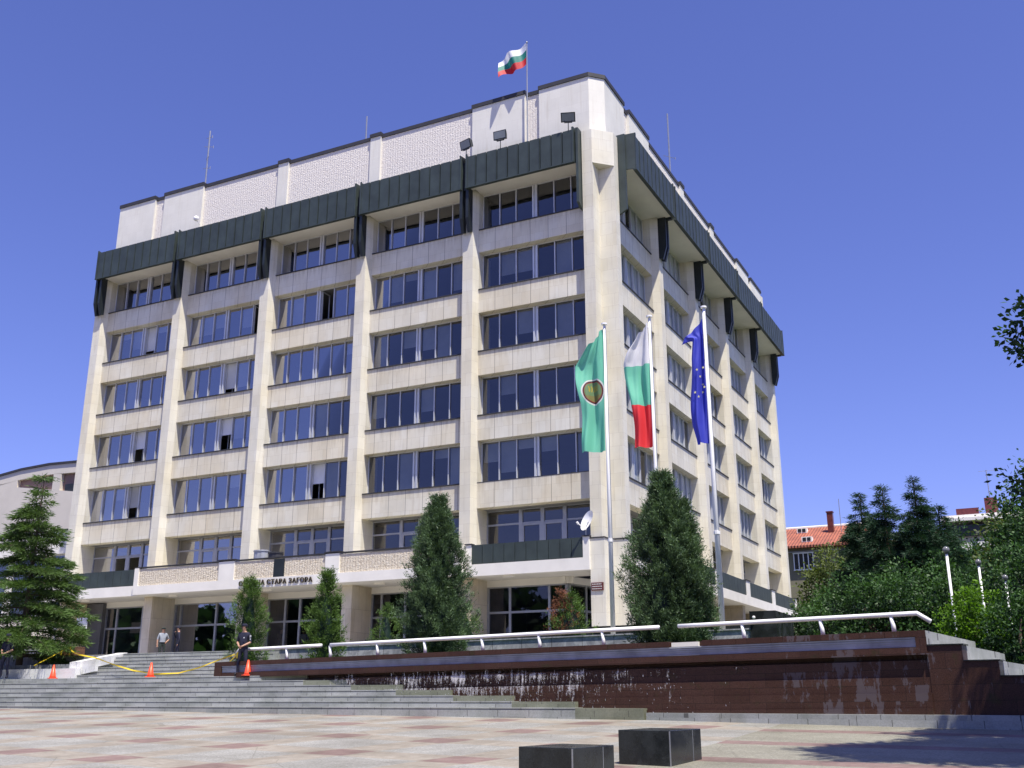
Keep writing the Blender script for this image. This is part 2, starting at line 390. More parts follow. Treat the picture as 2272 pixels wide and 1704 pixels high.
# ------------------------------------------------------------------ the office building
B = thing('office_building', 'seven storey cream stone town hall with dark green metal canopies under the roof', 'building')
CU = [.71+6.6*i for i in range(6)]                      # pier centres along a facade, from the corner
SILL = [23.25, 19.95, 16.65, 13.35, 10.05]
def front(u, w, z): return (-u, -w, z)
def right(u, w, z): return (w, u, z)
def fbox(mb, F, u0, u1, w0, w1, z0, z1):
    p = [F(u, w, z) for z in (z0, z1) for (u, w) in ((u0, w0), (u1, w0), (u1, w1), (u0, w1))]
    return mb.add(p, [(0,3,2,1),(4,5,6,7),(0,1,5,4),(1,2,6,5),(2,3,7,6),(3,0,4,7)])
def quad(mb, F, u0, u1, w, z0, z1):
    return mb.add([F(u0, w, z0), F(u1, w, z0), F(u1, w, z1), F(u0, w, z1)], [(0,1,2,3)])

def window6(F, u0, u1, z0, z1, blinds, opened=None, half=None):
    """six tall panes with a double post in the middle; opened = index of an open sash"""
    w = -.4; mb = MB()
    fbox(mb, F, u0+.002, u0+.05, w-.09, w-.01, z0, z1); fbox(mb, F, u1-.05, u1-.002, w-.09, w-.01, z0, z1)
    fbox(mb, F, u0+.05, u1-.05, w-.09, w-.01, z1-.06, z1-.002); fbox(mb, F, u0+.05, u1-.05, w-.09, w-.01, z0, z0+.05)
    mid = (u0+u1)/2; hw = .13
    xs = []
    for a, b in ((u0+.05, mid-hw), (mid+hw, u1-.05)):
        d = (b-a)/3
        for k in range(3): xs.append((a+k*d, a+(k+1)*d))
        for k in (1, 2): fbox(mb, F, a+k*d-.022, a+k*d+.022, w-.08, w+.03, z0+.05, z1-.06)
    fbox(mb, F, mid-hw, mid-hw+.075, w-.08, w+.05, z0+.05, z1-.06)
    fbox(mb, F, mid+hw-.075, mid+hw, w-.08, w+.05, z0+.05, z1-.06)
    fbox(mb, F, mid-hw+.075, mid+hw-.075, w-.07, w-.03, z0+.05, z1-.06)
    o = mb.build('window', M['alu'], B)
    pane = MB()
    for i, (a, b) in enumerate(xs):
        if i == opened:
            if pane.f: pane.build('pane', M['glass'] if F is front else M['clear'], o, recalc=False)
            pane = MB(); continue
        tl = random.uniform(-.02, .02); ti = random.uniform(-.012, .012)
        pane.add([F(a, w-.05, z0+.05), F(b, w-.05+tl, z0+.05), F(b, w-.05+tl+ti, z1-.06), F(a, w-.05+ti, z1-.06)], [(0,1,2,3)])
    if pane.f: pane.build('pane', M['glass'] if F is front else M['clear'], o, recalc=False)
    if opened is not None:
        a, b = xs[opened]; sash = MB()
        # the sash swung inwards about its far side
        fbox(sash, F, b-.05, b-.01, w-.75, w-.08, z0+.08, z0+.14); fbox(sash, F, b-.05, b-.01, w-.75, w-.08, z1-.15, z1-.09)
        fbox(sash, F, b-.05, b-.01, w-.75, w-.69, z0+.14, z1-.15); fbox(sash, F, b-.05, b-.01, w-.14, w-.08, z0+.14, z1-.15)
        sash.build('open_sash', M['alu'], o)
    for (i, f0, f1, white) in blinds:
        a, b = xs[i]; H = z1-z0-.1; bl = MB()
        quad(bl, F, a+.03, b-.03, w-(.16 if F is front else .09), z0+.05+H*f0, z0+.05+H*f1)
        bl.build('white_blind' if white else 'blind', M['whiteblind'] if white else M['blind'], o, recalc=False)
    return o

def window_balcony(F, u0, u1, z0, z1, openc=()):
    """two fixed big panes at the sides, two casements in the middle, a transom through"""
    w = -1.0; mb = MB(); L = u1-u0
    xs = [u0+.06, u0+.30*L, u0+.33*L, u0+.49*L, u0+.52*L, u0+.68*L, u0+.71*L, u1-.06]
    zt = z1-.70
    fbox(mb, F, u0+.002, u0+.06, w-.08, w, z0, z1-.002); fbox(mb, F, u1-.06, u1-.002, w-.08, w, z0, z1-.002)
    fbox(mb, F, u0+.06, u1-.06, w-.08, w, z1-.06, z1-.002); fbox(mb, F, u0+.06, u1-.06, w-.08, w, zt-.04, zt+.04)
    for a, b in ((xs[1], xs[2]), (xs[3], xs[4]), (xs[5], xs[6])): fbox(mb, F, a, b, w-.08, w+.03, z0, z1-.06)
    for a, b in ((xs[2], xs[3]), (xs[4], xs[5])):
        fbox(mb, F, a, a+.07, w-.06, w+.02, z0, zt-.04); fbox(mb, F, b-.07, b, w-.06, w+.02, z0, zt-.04)
        fbox(mb, F, a+.07, b-.07, w-.06, w+.02, zt-.12, zt-.04)
    o = mb.build('balcony_window', M['bluealu'], B)
    p = MB()
    for i, (a, b) in enumerate(((xs[0], xs[1]), (xs[2], xs[3]), (xs[4], xs[5]), (xs[6], xs[7]))):
        quad(p, F, a, b, w-.04, zt+.04, z1-.06)
        if i not in openc: quad(p, F, a, b, w-.04, z0, zt-.04)
    p.build('pane', M['glass'], o, recalc=False)
    return o

def facade(F, side):
    isf = side == 'front'
    cw, ct = (.95, 27.1) if isf else (1.35, 27.2)
    opened = {(1, 5): 2, (2, 5): None, (3, 5): None, (4, 5): 2, (1, 4): 0, (2, 4): 2, (3, 4): 2, (1, 3): 2, (4, 3): 2} if isf else {}
    whitesp = {(3, 4): (2, .5, 1), (4, 3): (2, .45, 1), (3, 5): (2, .45, 1)}
    for j in range(1, 6):
        a = .87 if j == 1 else CU[j-1]+.44; b = CU[j]-.44
        for k, zs in enumerate(SILL):
            mb = MB(); zb = zs-1.22 if k < 4 else 8.83
            fbox(mb, F, a+.001, b-.001, -.55, 0, zb, zs)
            o = mb.build('spandrel', M['spandrel'], B)
            cap = MB()
            if not (k == 4 and j == 1 and isf): fbox(cap, F, a+.002, b-.002, -.34, .05, zs+.001, zs+.055)
            else: fbox(cap, F, a+.002, b-.002, -.34, .01, zs+.001, zs+.03)
            cap.build('sill_cap', M['coping'], o)
            z1 = 25.4 if k == 0 else SILL[k-1]-1.22
            bl = []
            for i in range(6):
                r = random.random()
                if k == 0: continue
                if r < .38: bl.append((i, random.choice((.2, .35, .5, .62, .75)), 1, False))
                elif r < .50 : bl.append((i, 0, 1, False))
            if not isf:
                bl = [(i, 0, 1, False) for i in range(6) if random.random() < .9]
            op = opened.get((k, j))
            if (k, j) in whitesp and isf:
                q = whitesp[(k, j)]; bl = [x for x in bl if x[0] != q[0]] + [(q[0], q[1], q[2], True)]; op = q[0]
            window6(F, a, b, zs+.06, z1, bl, op)
        # recessed first floor
        window_balcony(F, a, b, 6.1, 8.83, (1, 2) if (isf and j == 5) else ())
        # canopy under the roof
        ca = (1.10 if j == 1 else CU[j-1]+.13); cb = CU[j]-.13
        if j == 5: cb = 33.75
        mb = MB()
        n = 10
        for i in range(n):
            x = ca+(cb-ca)*i/n; x2 = ca+(cb-ca)*(i+1)/n
            fbox(mb, F, x+.024, x2-.024, cw-.05, cw+random.uniform(-.006, .006), 25.355, ct)
            fbox(mb, F, x+.03, x+.055, cw, cw+.02, 25.40, ct-.02)
        for (e, sg) in ((ca, 1), (cb, -1)):
            pr = [(e+sg*.015, cw-.001), (e+sg*.055, cw-.001), (e-sg*.03, .3), (e-sg*.09, .3)]
            mb.prism(pr, 25.36, ct+.14, lambda p, q, h: F(p, q, h))
            fbox(mb, F, min(e, e+sg*.10), max(e, e+sg*.10), cw+.001, cw+.03, 25.36, ct+.14)
        fbox(mb, F, ca, cb, -.1, cw-.142, ct-.35, ct-.3)
        fbox(mb, F, ca, cb, cw-.15, cw+.04, 25.29, 25.348)
        cp = mb.build('canopy', M['green'], B)
        bk = MB(); fbox(bk, F, ca+.06, cb-.06, cw-.14, cw-.052, 25.352, ct-.02); bk.build('backing', M['dark'], cp)
        sf = MB(); a_ = a if j > 1 else ca+.07; fbox(sf, F, a_+.002, b-.002, -.55, cw-.15, 25.4, 25.46)
        if j == 1: fbox(sf, F, a+.002, a_, -.55, -.12, 25.4, 25.46)
        if j > 1: fbox(sf, F, ca+.02, a, .42, cw-.15, 25.4, 25.46)
        fbox(sf, F, b, cb-.02, .42, cw-.15, 25.4, 25.46)
        sf.build('canopy_soffit', M['soffit'], cp)
    # piers with their canopy brackets
    for i in range(1, 6):
        c = CU[i]; e = c+.44 if i < 5 else 34.0; bo_ = -.22 if i == 5 else 0
        mb = MB()
        mb.prism([(c-.44, -1.25), (c-.44, 0), (c-.29, .4), (c+.29, .4), (e, 0), (e, -1.25)], 5.55, 25.9, lambda p, q, h: F(p, q, h))
        o = mb.build('pier', M['stone'], B)
        br = MB()
        for s in ((-.26, -.1), (.1, .26)) if i < 5 else ((-.26, -.1), (.1, .26)):
            po = .85
            poly = [(.41, 25.9), (po, 25.9), (po, 23.7), (po-.22, 22.95), (.41, 23.05)]
            vs = [F(c+s[0]+bo_, w, z) for w, z in poly] + [F(c+s[1]+bo_, w, z) for w, z in poly]
            n = len(poly)
            br.add(vs, [tuple(range(n)), tuple(range(n, 2*n))[::-1]] + [(q, (q+1) % n, n+(q+1) % n, n+q) for q in range(n)])
        fbox(br, F, c-.10, c+.10, .35, cw-.2, 25.3, 26.9)
        if i == 5:
            fbox(br, F, c+.0, c+.17, -.2, .45, 23.2, 25.35)
        br.build('bracket', M['dark'], B)
        # ground floor column below
        mb = MB(); fbox(mb, F, c-.30, c+.30 if i < 5 else 34.0, -1.5, .33, 2.0, 5.55)
        if isf or i < 6: mb.build('column', M['columnstone'] if isf else M['brownstone'], B)
    # strip bracket beside the corner pier
    br = MB(); poly = [(-.1, ct+.1), (.88, ct+.1), (.88, 23.15), (.55, 22.95), (-.1, 22.95)]
    vs = [F(.905, w, z) for w, z in poly] + [F(1.03, w, z) for w, z in poly]
    br.add(vs, [(0,1,2,3,4), (9,8,7,6,5)] + [(q, (q+1) % 5, 5+(q+1) % 5, 5+q) for q in range(5)])
    br.build('bracket', M['green'], B)
    # attic
    zt = 30.62
    brk = [(3.4, 4.2, 'r'), (4.2, 7.35, 's'), (7.35, 13.25, 'r'), (13.25, 13.95, 'p'), (13.95, 19.75, 'r'), (19.75, 20.5, 'p'),
           (20.5, 26.3, 'r'), (26.3, 29.5, 's'), (29.5, 30.3, 'r'), (30.3, 33.35, 's')]
    for (u0, u1, kd) in brk:
        mb = MB(); cp = MB()
        if kd == 'r':
            fbox(mb, F, u0, u1, -.6, -.16, 27.55, zt-.2); fbox(cp, F, u0, u1, -.62, -.1, zt-.199, zt+.02)
            o = mb.build('attic_panel', M['rough'], B)
            sl = MB(); fbox(sl, F, u0, u1, -.6, -.02, 25.47, 27.549); sl.build('attic_ledge', M['smooth'], o)
        else:
            w1 = 0 if kd == 's' else -.04
            fbox(mb, F, u0, u1, -.6, w1, 25.47, zt-.1); fbox(cp, F, u0-.03, u1+.03, -.64, w1+.06, zt-.099, zt+.12)
            o = mb.build('attic_wall', M['smooth'], B)
        cp.build('coping', M['coping'], o)

facade(front, 'front'); facade(right, 'right')
# corner: two piers back to back with a re-entrant notch, chamfered block above, attic corner
mb = MB(); mb.prism([(-.87, -.5), (-.33, -.5), (-.33, .33), (.5, .33), (.5, .87), (-.87, .87)], 6.96, 25.3)
cpz = mb.build('corner_pier', M['stone'], B)
mb = MB(); mb.prism([(-.90, -.55), (-.22, -.55), (-.22, .22), (.55, .22), (.55, .90), (-.90, .90)], 2.0, 6.92); mb.build('corner_pier_base', M['stone'], cpz)
mb = MB(); mb.prism([(-.93, -.58), (-.19, -.58), (-.19, .19), (.58, .19), (.58, .93), (-.93, .93)], 6.921, 6.975); mb.build('ledge', M['coping'], cpz)
mb = MB(); mb.prism([(-.87, -.5), (-.33, -.5), (.5, .33), (.5, .87), (-.87, .87)], 25.301, 27.15); mb.build('corner_block', M['stone'], cpz)
mb = MB(); mb.prism([(-3.4, 0), (-.62, 0), (0, .62), (0, 3.4), (-.6, 3.4), (-.6, .95), (-.95, .6), (-3.4, .6)], 25.47, 30.52)
o = mb.build('attic_wall', M['smooth'], B)
mb = MB(); mb.prism([(-3.43, -.06), (-.60, -.06), (.06, .60), (.06, 3.43), (-.63, 3.43), (-.63, .97), (-.97, .63), (-3.43, .63)], 30.521, 30.74); mb.build('coping', M['coping'], o)
# far side walls, roof and interiors
mb = MB(); mb.box(-34.0, -33.6, 1.25, 34, .9, 30.4); mb.box(-33.59, .0, 33.62, 34, 6.1, 30.4); mb.build('rear_wall', M['stone'], B)
mb = MB(); mb.box(-33.3, -.65, .65, 33.3, 27.0, 27.3); mb.build('roof', M['asphaltroof'], B)
mb = MB()
for z in SILL: mb.box(-33.58, -.56, .56, 33.6, z-1.21, z-.95)
mb.box(-33.58, -.56, .56, 33.6, 25.47, 25.6)
mb.build('floor_slab', M['ceiling'], B)
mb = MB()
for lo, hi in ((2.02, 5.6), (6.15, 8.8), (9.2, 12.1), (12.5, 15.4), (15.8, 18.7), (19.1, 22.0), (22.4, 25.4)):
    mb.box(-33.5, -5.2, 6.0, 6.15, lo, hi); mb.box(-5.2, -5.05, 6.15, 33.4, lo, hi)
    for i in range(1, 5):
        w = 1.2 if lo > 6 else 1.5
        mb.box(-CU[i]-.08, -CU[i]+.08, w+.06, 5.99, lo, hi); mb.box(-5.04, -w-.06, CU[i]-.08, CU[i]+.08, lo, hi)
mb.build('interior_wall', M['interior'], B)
mb = MB(); mb.box(-33.58, -1.5, 1.55, 33.6, 2.001, 2.015); mb.build('lobby_floor', M['terrace'], B)

# balconies and the entrance canopy
def parapet_panels(F, u0, u1, w, name='parapet_panel', parent=None, n=10):
    mb = MB(); d = (u1-u0)/n
    for i in range(n): fbox(mb, F, u0+i*d+.012, u0+(i+1)*d-.012, w-.09, w-.04, 6.13, 6.98)
    fbox(mb, F, u0, u1, w-.13, w-.095, 6.12, 7.0)
    return mb.build(name, M['green'], parent)
def balcony(F, u0, u1, w, posts, name='balcony', n=10):
    mb = MB()
    fbox(mb, F, u0, u1, -1.6, w, 5.56, 6.1)
    for a, b in posts: fbox(mb, F, a, b, w-.22, w, 6.1, 7.0)
    o = mb.build(name, M['white'], B)
    for a, b in posts:
        c = MB(); fbox(c, F, a-.04, b+.04, w-.27, w+.04, 7.001, 7.06); c.build('post_cap', M['coping'], o)
    return o
o = balcony(front, .88, 7.06, .7, [(.89, 1.18), (6.76, 7.06)]); parapet_panels(front, 1.18, 6.76, .7, parent=o)
o = balcony(front, 27.3, 34.0, 1.0, [(27.31, 27.52), (33.4, 33.98)]); parapet_panels(front, 27.52, 33.4, 1.0, parent=o)
posts = [(.92, 1.25)] + [(c-.42, c+.42) for c in CU[1:5]] + [(33.75, 34.2)]
o = balcony(right, .92, 34.2, .7, posts)
for p, q in zip(posts[:-1], posts[1:]): parapet_panels(right, p[1], q[0], .7, parent=o, n=9)
W = 1.35
mb = MB(); fbox(mb, front, 7.1, 27.28, -1.6, W, 5.56, 6.03)
for a, b in ((7.1, 7.5), (13.72, 14.55), (20.3, 21.32), (26.98, 27.28)): fbox(mb, front, a, b, W-.3, W+.002, 5.57, 6.98)
fbox(mb, front, 7.11, 7.3, -1.0, W-.31, 6.031, 6.97); fbox(mb, front, 27.1, 27.27, -1.0, W-.31, 6.031, 6.97)
ec = mb.build('entrance_canopy', M['white'], B)
mb = MB()
for a, b in ((7.5, 13.72), (14.55, 17.1), (17.75, 20.3), (21.32, 26.98)): fbox(mb, front, a, b, W-.26, W-.07, 6.031, 6.93)
mb.build('fluted_panel', M['rough_low'], ec)
mb = MB(); fbox(mb, front, 17.1, 17.75, W-.26, W-.03, 6.031, 6.93); mb.build('dark_plaque', M['dark'], ec)
mb = MB()
for a, b in ((7.08, 13.7), (14.57, 20.28), (21.34, 27.3)): fbox(mb, front, a, b, W-.33, W-.02, 6.99, 7.04)
for a, b in ((13.66, 14.6), (20.25, 21.37)): fbox(mb, front, a, b, W-.35, W+.05, 7.041, 7.09)
mb.build('coping', M['coping'], ec)
# lettering on the canopy fascia
fc = bpy.data.curves.new('sign', 'FONT'); fc.body = 'ОБЩИНА СТАРА ЗАГОРА'; fc.size = .42; fc.extrude = .03; fc.offset = .006; fc.space_character = 1.08
fo = bpy.data.objects.new('sign_lettering_source', fc); C.objects.link(fo)
bpy.context.view_layer.update()
me = bpy.data.meshes.new_from_object(fo.evaluated_get(bpy.context.evaluated_depsgraph_get()))
C.objects.unlink(fo); bpy.data.objects.remove(fo)
xs = [v.co.x for v in me.vertices]; ys = [v.co.y for v in me.vertices]
sx = 4.62/(max(xs)-min(xs)); sy = .31/(max(ys)-min(ys))
me.materials.clear(); me.materials.append(M['bronze'])
for v in me.vertices:
    x, y, z = v.co; v.co = (-19.86+(x-min(xs))*sx, -W-.045-z, 5.62+(y-min(ys))*sy)
so = bpy.data.objects.new('sign_lettering', me); C.objects.link(so); so.parent = ec
# round lamps under the soffits
for u in (5.0, 12.0, 18.9, 25.3, 31.9):
    mb = MB(); mb.prism([(-u+.3*math.cos(t), -.35+.14*math.sin(t)) for t in [k*PI/6 for k in range(12)]], 5.47, 5.559)
    mb.build('soffit_lamp', M['soffit'], B)
# plaque on the corner pier
mb = MB(); mb.box(-.86, -.30, -.60, -.551, 4.66, 5.0); o = mb.build('wall_plaque', M['plaque'], B)
mb = MB()
for r in range(3):
    x = -.82
    while x < -.38:
        d = random.uniform(.03, .08); mb.box(x, x+d, -.606, -.601, 4.71+r*.1, 4.75+r*.1); x += d+.02
mb.build('plaque_relief', M['blind'], o)

# ground floor glazing
def glazing(F, xs, w=-1.4, z0=2.02, zt=4.06, z1=5.25, name='glazed_wall', thick=.06):
    mb = MB()
    for x in xs: fbox(mb, F, x-thick, x+thick, w-.06, w+.05, z0, z1)
    for a, b in zip(xs[:-1], xs[1:]):
        fbox(mb, F, a+thick, b-thick, w-.05, w+.04, zt-.05, zt+.05)
        fbox(mb, F, a+thick, b-thick, w-.05, w+.04, z0, z0+.08); fbox(mb, F, a+thick, b-thick, w-.05, w+.04, z1-.06, z1)
    o = mb.build(name, M['steel'], B)
    for a, b in zip(xs[:-1], xs[1:]):
        for q0, q1 in ((z0+.08, zt-.05), (zt+.05, z1-.06)):
            t = random.uniform(-.02, .02); p = MB()
            p.add([F(a+thick, w-.005, q0), F(b-thick, w-.005+t, q0), F(b-thick, w-.005+t, q1), F(a+thick, w-.005, q1)], [(0,1,2,3)]); p.build('pane', M['shopglass'], o, recalc=False)
    h = MB(); fbox(h, F, xs[0]-.3, xs[-1]+.3, w-.12, w+.06, z1+.001, 5.558); h.build('header', M['soffit'], o)
    return o
glazing(front, [2.86, 3.77, 5.8, 6.95])
glazing(front, [7.67, 9.6, 11.6, 13.0, 13.58])
glazing(front, [14.27, 16.2, 18.07, 19.03, 20.15])
glazing(front, [20.87, 22.0, 23.75, 26.33, 26.78])
glazing(front, [27.47, 29.2, 31.2, 32.1])
dg = lambda u, w, z: (-2.80+u*.26-w*.966, 1.45+u*.966+w*.26, z)
glazing(dg, [0, 1.2, 3.4], w=0)
for i in range(5):
    a = (1.4 if i == 0 else CU[i]+.32); b = CU[i+1]-.32
    if i == 0: b = CU[1]-.32
    glazing(right, [a, (a+b)/2, b], w=-2.9)
mb = MB(); mb.box(-33.98, -32.1, 1.1, 1.4, 2.02, 5.5); mb.build('dark_wall', M['interior'], B)
mb = MB(); mb.box(-32.12, -31.28, -.63, -.60, 3.94, 4.56); o = mb.build('hanging_notice', M['whiteblind'], B)

# ------------------------------------------------------------------ roof equipment
lampglass = simple('lamp_lens', (.20, .22, .22), .15, 0, .1, 3)
def floodlight(x, y, z, rz, tilt, label):
    r = thing('floodlight', label, 'floodlight', (x, y, z), rz, 'floodlights on the canopy edge')
    p = MB(); p.tube([(0, 0, -.55), (0, 0, -.05)], .022, 6); p.box(-.20, -.17, -.03, .03, -.07, .18); p.box(.17, .20, -.03, .03, -.07, .18); p.box(-.2, .2, -.03, .03, -.1, -.07)
    p.build('bracket', M['dark'], r)
    b = MB(); b.hexa([(-.36, -.09, -.24), (.36, -.09, -.24), (.28, .2, -.16), (-.28, .2, -.16)], [(-.36, -.09, .24), (.36, -.09, .24), (.28, .2, .16), (-.28, .2, .16)])
    o = b.build('lamp_housing', M['dark'], r); o.location = (0, 0, .2); o.rotation_euler = (tilt, 0, 0)
    g = MB(); g.box(-.31, .31, -.105, -.091, -.19, .19); g.build('lamp_glass', lampglass, o)
floodlight(-7.15, -.96, 27.62, -.25, .30, 'boxy floodlight above the gap between two canopies, leftmost of three')
floodlight(-5.15, -.96, 27.62, .05, .12, 'upright boxy floodlight between the two tilted ones')
floodlight(-1.36, -.96, 27.62, .35, .45, 'tilted boxy floodlight nearest the building corner')

def flag_mesh(w, h, nx, ny, f):
    """f(s,t)->xyz ; s 0..1 from the pole, t 0..1 downwards"""
    vs = [f(i/nx, j/ny) for j in range(ny+1) for i in range(nx+1)]
    fs = [(j*(nx+1)+i, j*(nx+1)+i+1, (j+1)*(nx+1)+i+1, (j+1)*(nx+1)+i) for j in range(ny) for i in range(nx)]
    return vs, fs
def flagmat(name, cols, axis):
    m, nt, n, l = newmat(name); o = N(n, 'ShaderNodeOutputMaterial')
    uv = N(n, 'ShaderNodeUVMap', uv_map='flag'); s = N(n, 'ShaderNodeSeparateXYZ'); l.new(uv.outputs[0], s.inputs[0])
    r = N(n, 'ShaderNodeValToRGB'); r.color_ramp.interpolation = 'CONSTANT'; e = r.color_ramp.elements
    e[0].position = 0; e[0].color = (*cols[0], 1); e[1].position = 1/len(cols); e[1].color = (*cols[min(1, len(cols)-1)], 1)
    for k in range(2, len(cols)): x = e.new(k/len(cols)); x.color = (*cols[k], 1)
    l.new(s.outputs[axis], r.inputs[0])
    d = N(n, 'ShaderNodeBsdfPrincipled'); d.inputs['Roughness'].default_value = .6; t = N(n, 'ShaderNodeBsdfTranslucent')
    l.new(r.outputs[0], d.inputs['Base Color']); l.new(r.outputs[0], t.inputs[0])
    mx = N(n, 'ShaderNodeMixShader'); mx.inputs[0].default_value = .35
    l.new(d.outputs[0], mx.inputs[1]); l.new(t.outputs[0], mx.inputs[2]); l.new(mx.outputs[0], o.inputs[0]); return m
WHT, GRN, RED = (.84, .84, .86), (.02, .30, .17), (.65, .02, .03)
def make_flag(name, f, nx, ny, mat, label, thick=True):
    vs, fs = flag_mesh(1, 1, nx, ny, f)
    me = bpy.data.meshes.new(name); me.from_pydata(vs, [], fs); me.materials.append(mat)
    uv = me.uv_layers.new(name='flag')
    for p in me.polygons:
        p.use_smooth = True
        for li, vi in zip(p.loop_indices, p.vertices):
            uv.data[li].uv = ((vi % (nx+1))/nx, (vi//(nx+1))/ny)
    o = bpy.data.objects.new(name, me); C.objects.link(o); return tag(o, label, 'flag')
tri_h = flagmat('tricolour_horizontal', [WHT, (.02, .24, .19), RED], 1)
r = thing('roof_flagpole', 'thin grey flagpole rising in front of the roof wall near the corner', 'flagpole', (-3.93, -.3, 27.1))
mb = MB(); mb.tube([(0, 0, -.3), (0, 0, 6.25)], [.045, .03], 8); mb.build('pole', M['steel'], r)
mb = MB(); mb.sphere((0, 0, 6.3), .06, 8, 6); mb.build('finial', M['steel'], r)
mb = MB(); mb.box(-.3, .5, -.2, .2, -.35, -.02); mb.build('base', M['wood'], r)
def rf(s, t):
    x = -3.97-1.62*s*(1-.10*t); sag = .42*s+.30*s**3+.10*t*math.sin(s*5)
    y = -.3+.22*math.sin(s*9+t*2.0)*min(1, s*3)-.15*s
    return (x, y, 33.3-sag-1.28*t*(1-.12*s)+.08*math.sin(s*8+1+t))
make_flag('flag', rf, 28, 14, tri_h, 'white, green and red striped flag flying above the roof')

def mast(x, y, z0, z1, r_, arms, label, name='antenna'):
    t = thing(name, label, 'antenna', (x, y, z0))
    mb = MB(); mb.tube([(0, 0, 0), (0, 0, z1-z0)], r_, 6); mb.build('mast', M['steel'], t)
    if arms:
        mb = MB()
        for (h, l_, a) in arms:
            mb.tube([(-l_/2*math.cos(a), -l_/2*math.sin(a), h), (l_/2*math.cos(a), l_/2*math.sin(a), h)], .018, 5)
            mb.tube([(l_/2*math.cos(a), l_/2*math.sin(a), h-.1), (l_/2*math.cos(a), l_/2*math.sin(a), h+.1)], .02, 5)
        mb.build('antenna_arm', M['steel'], t)
    return t
mast(-29.2, 3, 27.3, 36.7, .055, [(8.9, .5, 0), (8.2, .6, .5), (7.4, .5, 2.6), (6.6, .5, .2)], 'lattice like antenna mast with short arms at the left of the roof')
mast(-16.42, 3, 27.3, 34.25, .05, None, 'short plain mast behind the middle of the roof wall')
mast(-3, 21, 27.3, 40.6, .06, [(9.8, 1.0, .9)], 'tall thin white whip antenna over the right facade')
# camera dome on the attic wall
t = thing('security_camera', 'small white round camera on an arm at the left attic wall', 'camera', (-26.2, -.15, 28.15))
mb = MB(); mb.tube([(0, .1, -.35), (0, -.25, -.2)], .025, 6); mb.build('arm', M['white_metal'], t)
mb = MB(); mb.sphere((0, -.3, -.1), .17, 10, 8); mb.build('housing', M['white_metal'], t, smooth=True)

# satellite dish on the corner balcony
t = thing('satellite_dish', 'white satellite dish on the corner balcony post', 'satellite dish', (-1.05, -.62, 7.06))
mb = MB(); vs = []; fs = []; nseg = 24
dn = Vector((-.55, -.75, .35)).normalized(); ax = dn.cross(Vector((0, 0, 1))).normalized(); ay = ax.cross(dn)
cc = Vector((.12, .1, .62))
for i in range(6):
    rr = .46*i/5
    for k in range(nseg):
        a = 2*PI*k/nseg; vs.append(tuple(cc+ax*rr*math.cos(a)+ay*rr*1.05*math.sin(a)+dn*(.35*rr*rr*1.6)))
for i in range(5):
    for k in range(nseg): fs.append((i*nseg+k, i*nseg+(k+1) % nseg, (i+1)*nseg+(k+1) % nseg, (i+1)*nseg+k))
mb.add(vs, fs); mb.build('dish', M['white_metal'], t, smooth=True, recalc=False)
mb = MB(); mb.tube([tuple(cc-ay*.4), tuple(cc+dn*.5-ay*.32)], .025, 6); mb.tube([tuple(cc+dn*.46-ay*.34), tuple(cc+dn*.56-ay*.28)], .05, 8); mb.build('feed_arm', M['white_metal'], t)
mb = MB(); mb.tube([(0, 0, 0), (0, 0, .3), (.1, .08, .6)], .03, 6); mb.build('mount', M['steel'], t)
# planters on the entrance canopy
for (x, h, lb) in ((-19.0, .42, 'taller grey tub on the entrance canopy, left one of two'), (-18.05, .26, 'lower dark tub on the entrance canopy, right one of two')):
    mb = MB(); mb.prism([(.42*math.cos(k*PI/6), .3*math.sin(k*PI/6)) for k in range(12)], 0, h); mb.prism([(.45*math.cos(k*PI/6), .33*math.sin(k*PI/6)) for k in range(12)], h-.05, h+.02)
    o = mb.build('tub', M['coping'] if h < .3 else M['louver'], loc=(x, -.85, 7.06)); tag(o, lb, 'tub', 'tubs on the entrance canopy')
mb = MB(); mb.box(-19.6, -17.5, -1.2, -.5, 6.1, 7.06)
# leaning plank on the balcony level
mb = MB(); mb.tube([(-14.3, -.9, 6.1), (-13.75, .3, 8.3)], .05, 4); tag(mb.build('plank', M['wood']), 'dark plank leaning against a pier above the entrance canopy', 'plank')

# ------------------------------------------------------------------ stairs, terrace, plaza
CAM = Vector((16.380, -42.299, .2473))
def pz(x, y): return CAM.z-1.70-.0078*(x-CAM.x)+.041*(y-CAM.y)
mb = MB()
nx, ny = 12, 10
xs = [-120+i*20 for i in range(nx+1)]; ysn = [-75, -60, -50, -42, -36, -30, -26, -22, -19, -17, -15.0]
vs = [(x, y, pz(x, y)) for y in ysn for x in xs]
fs = [(j*(nx+1)+i, j*(nx+1)+i+1, (j+1)*(nx+1)+i+1, (j+1)*(nx+1)+i) for j in range(ny) for i in range(nx)]
mb.add(vs, fs); struct(mb.build('plaza', M['plaza'], recalc=False))
mb = MB(); mb.add([(-2500, -75, -3.2), (2500, -75, -3.2), (2500, -2500, -3.2), (-2500, -2500, -3.2)], [(0,3,2,1)]); struct(mb.build('far_ground', M['terrace'], recalc=False))
# ground behind, park level
mb = MB(); mb.add([(-2500, -12.5, .85), (-9.6, -12.5, .85), (22, -15, .55), (2500, -15, .55), (2500, 2500, .9), (-2500, 2500, .9)], [(0,1,2,3,4,5)]); struct(mb.build('park_ground', M['soil'], recalc=False))

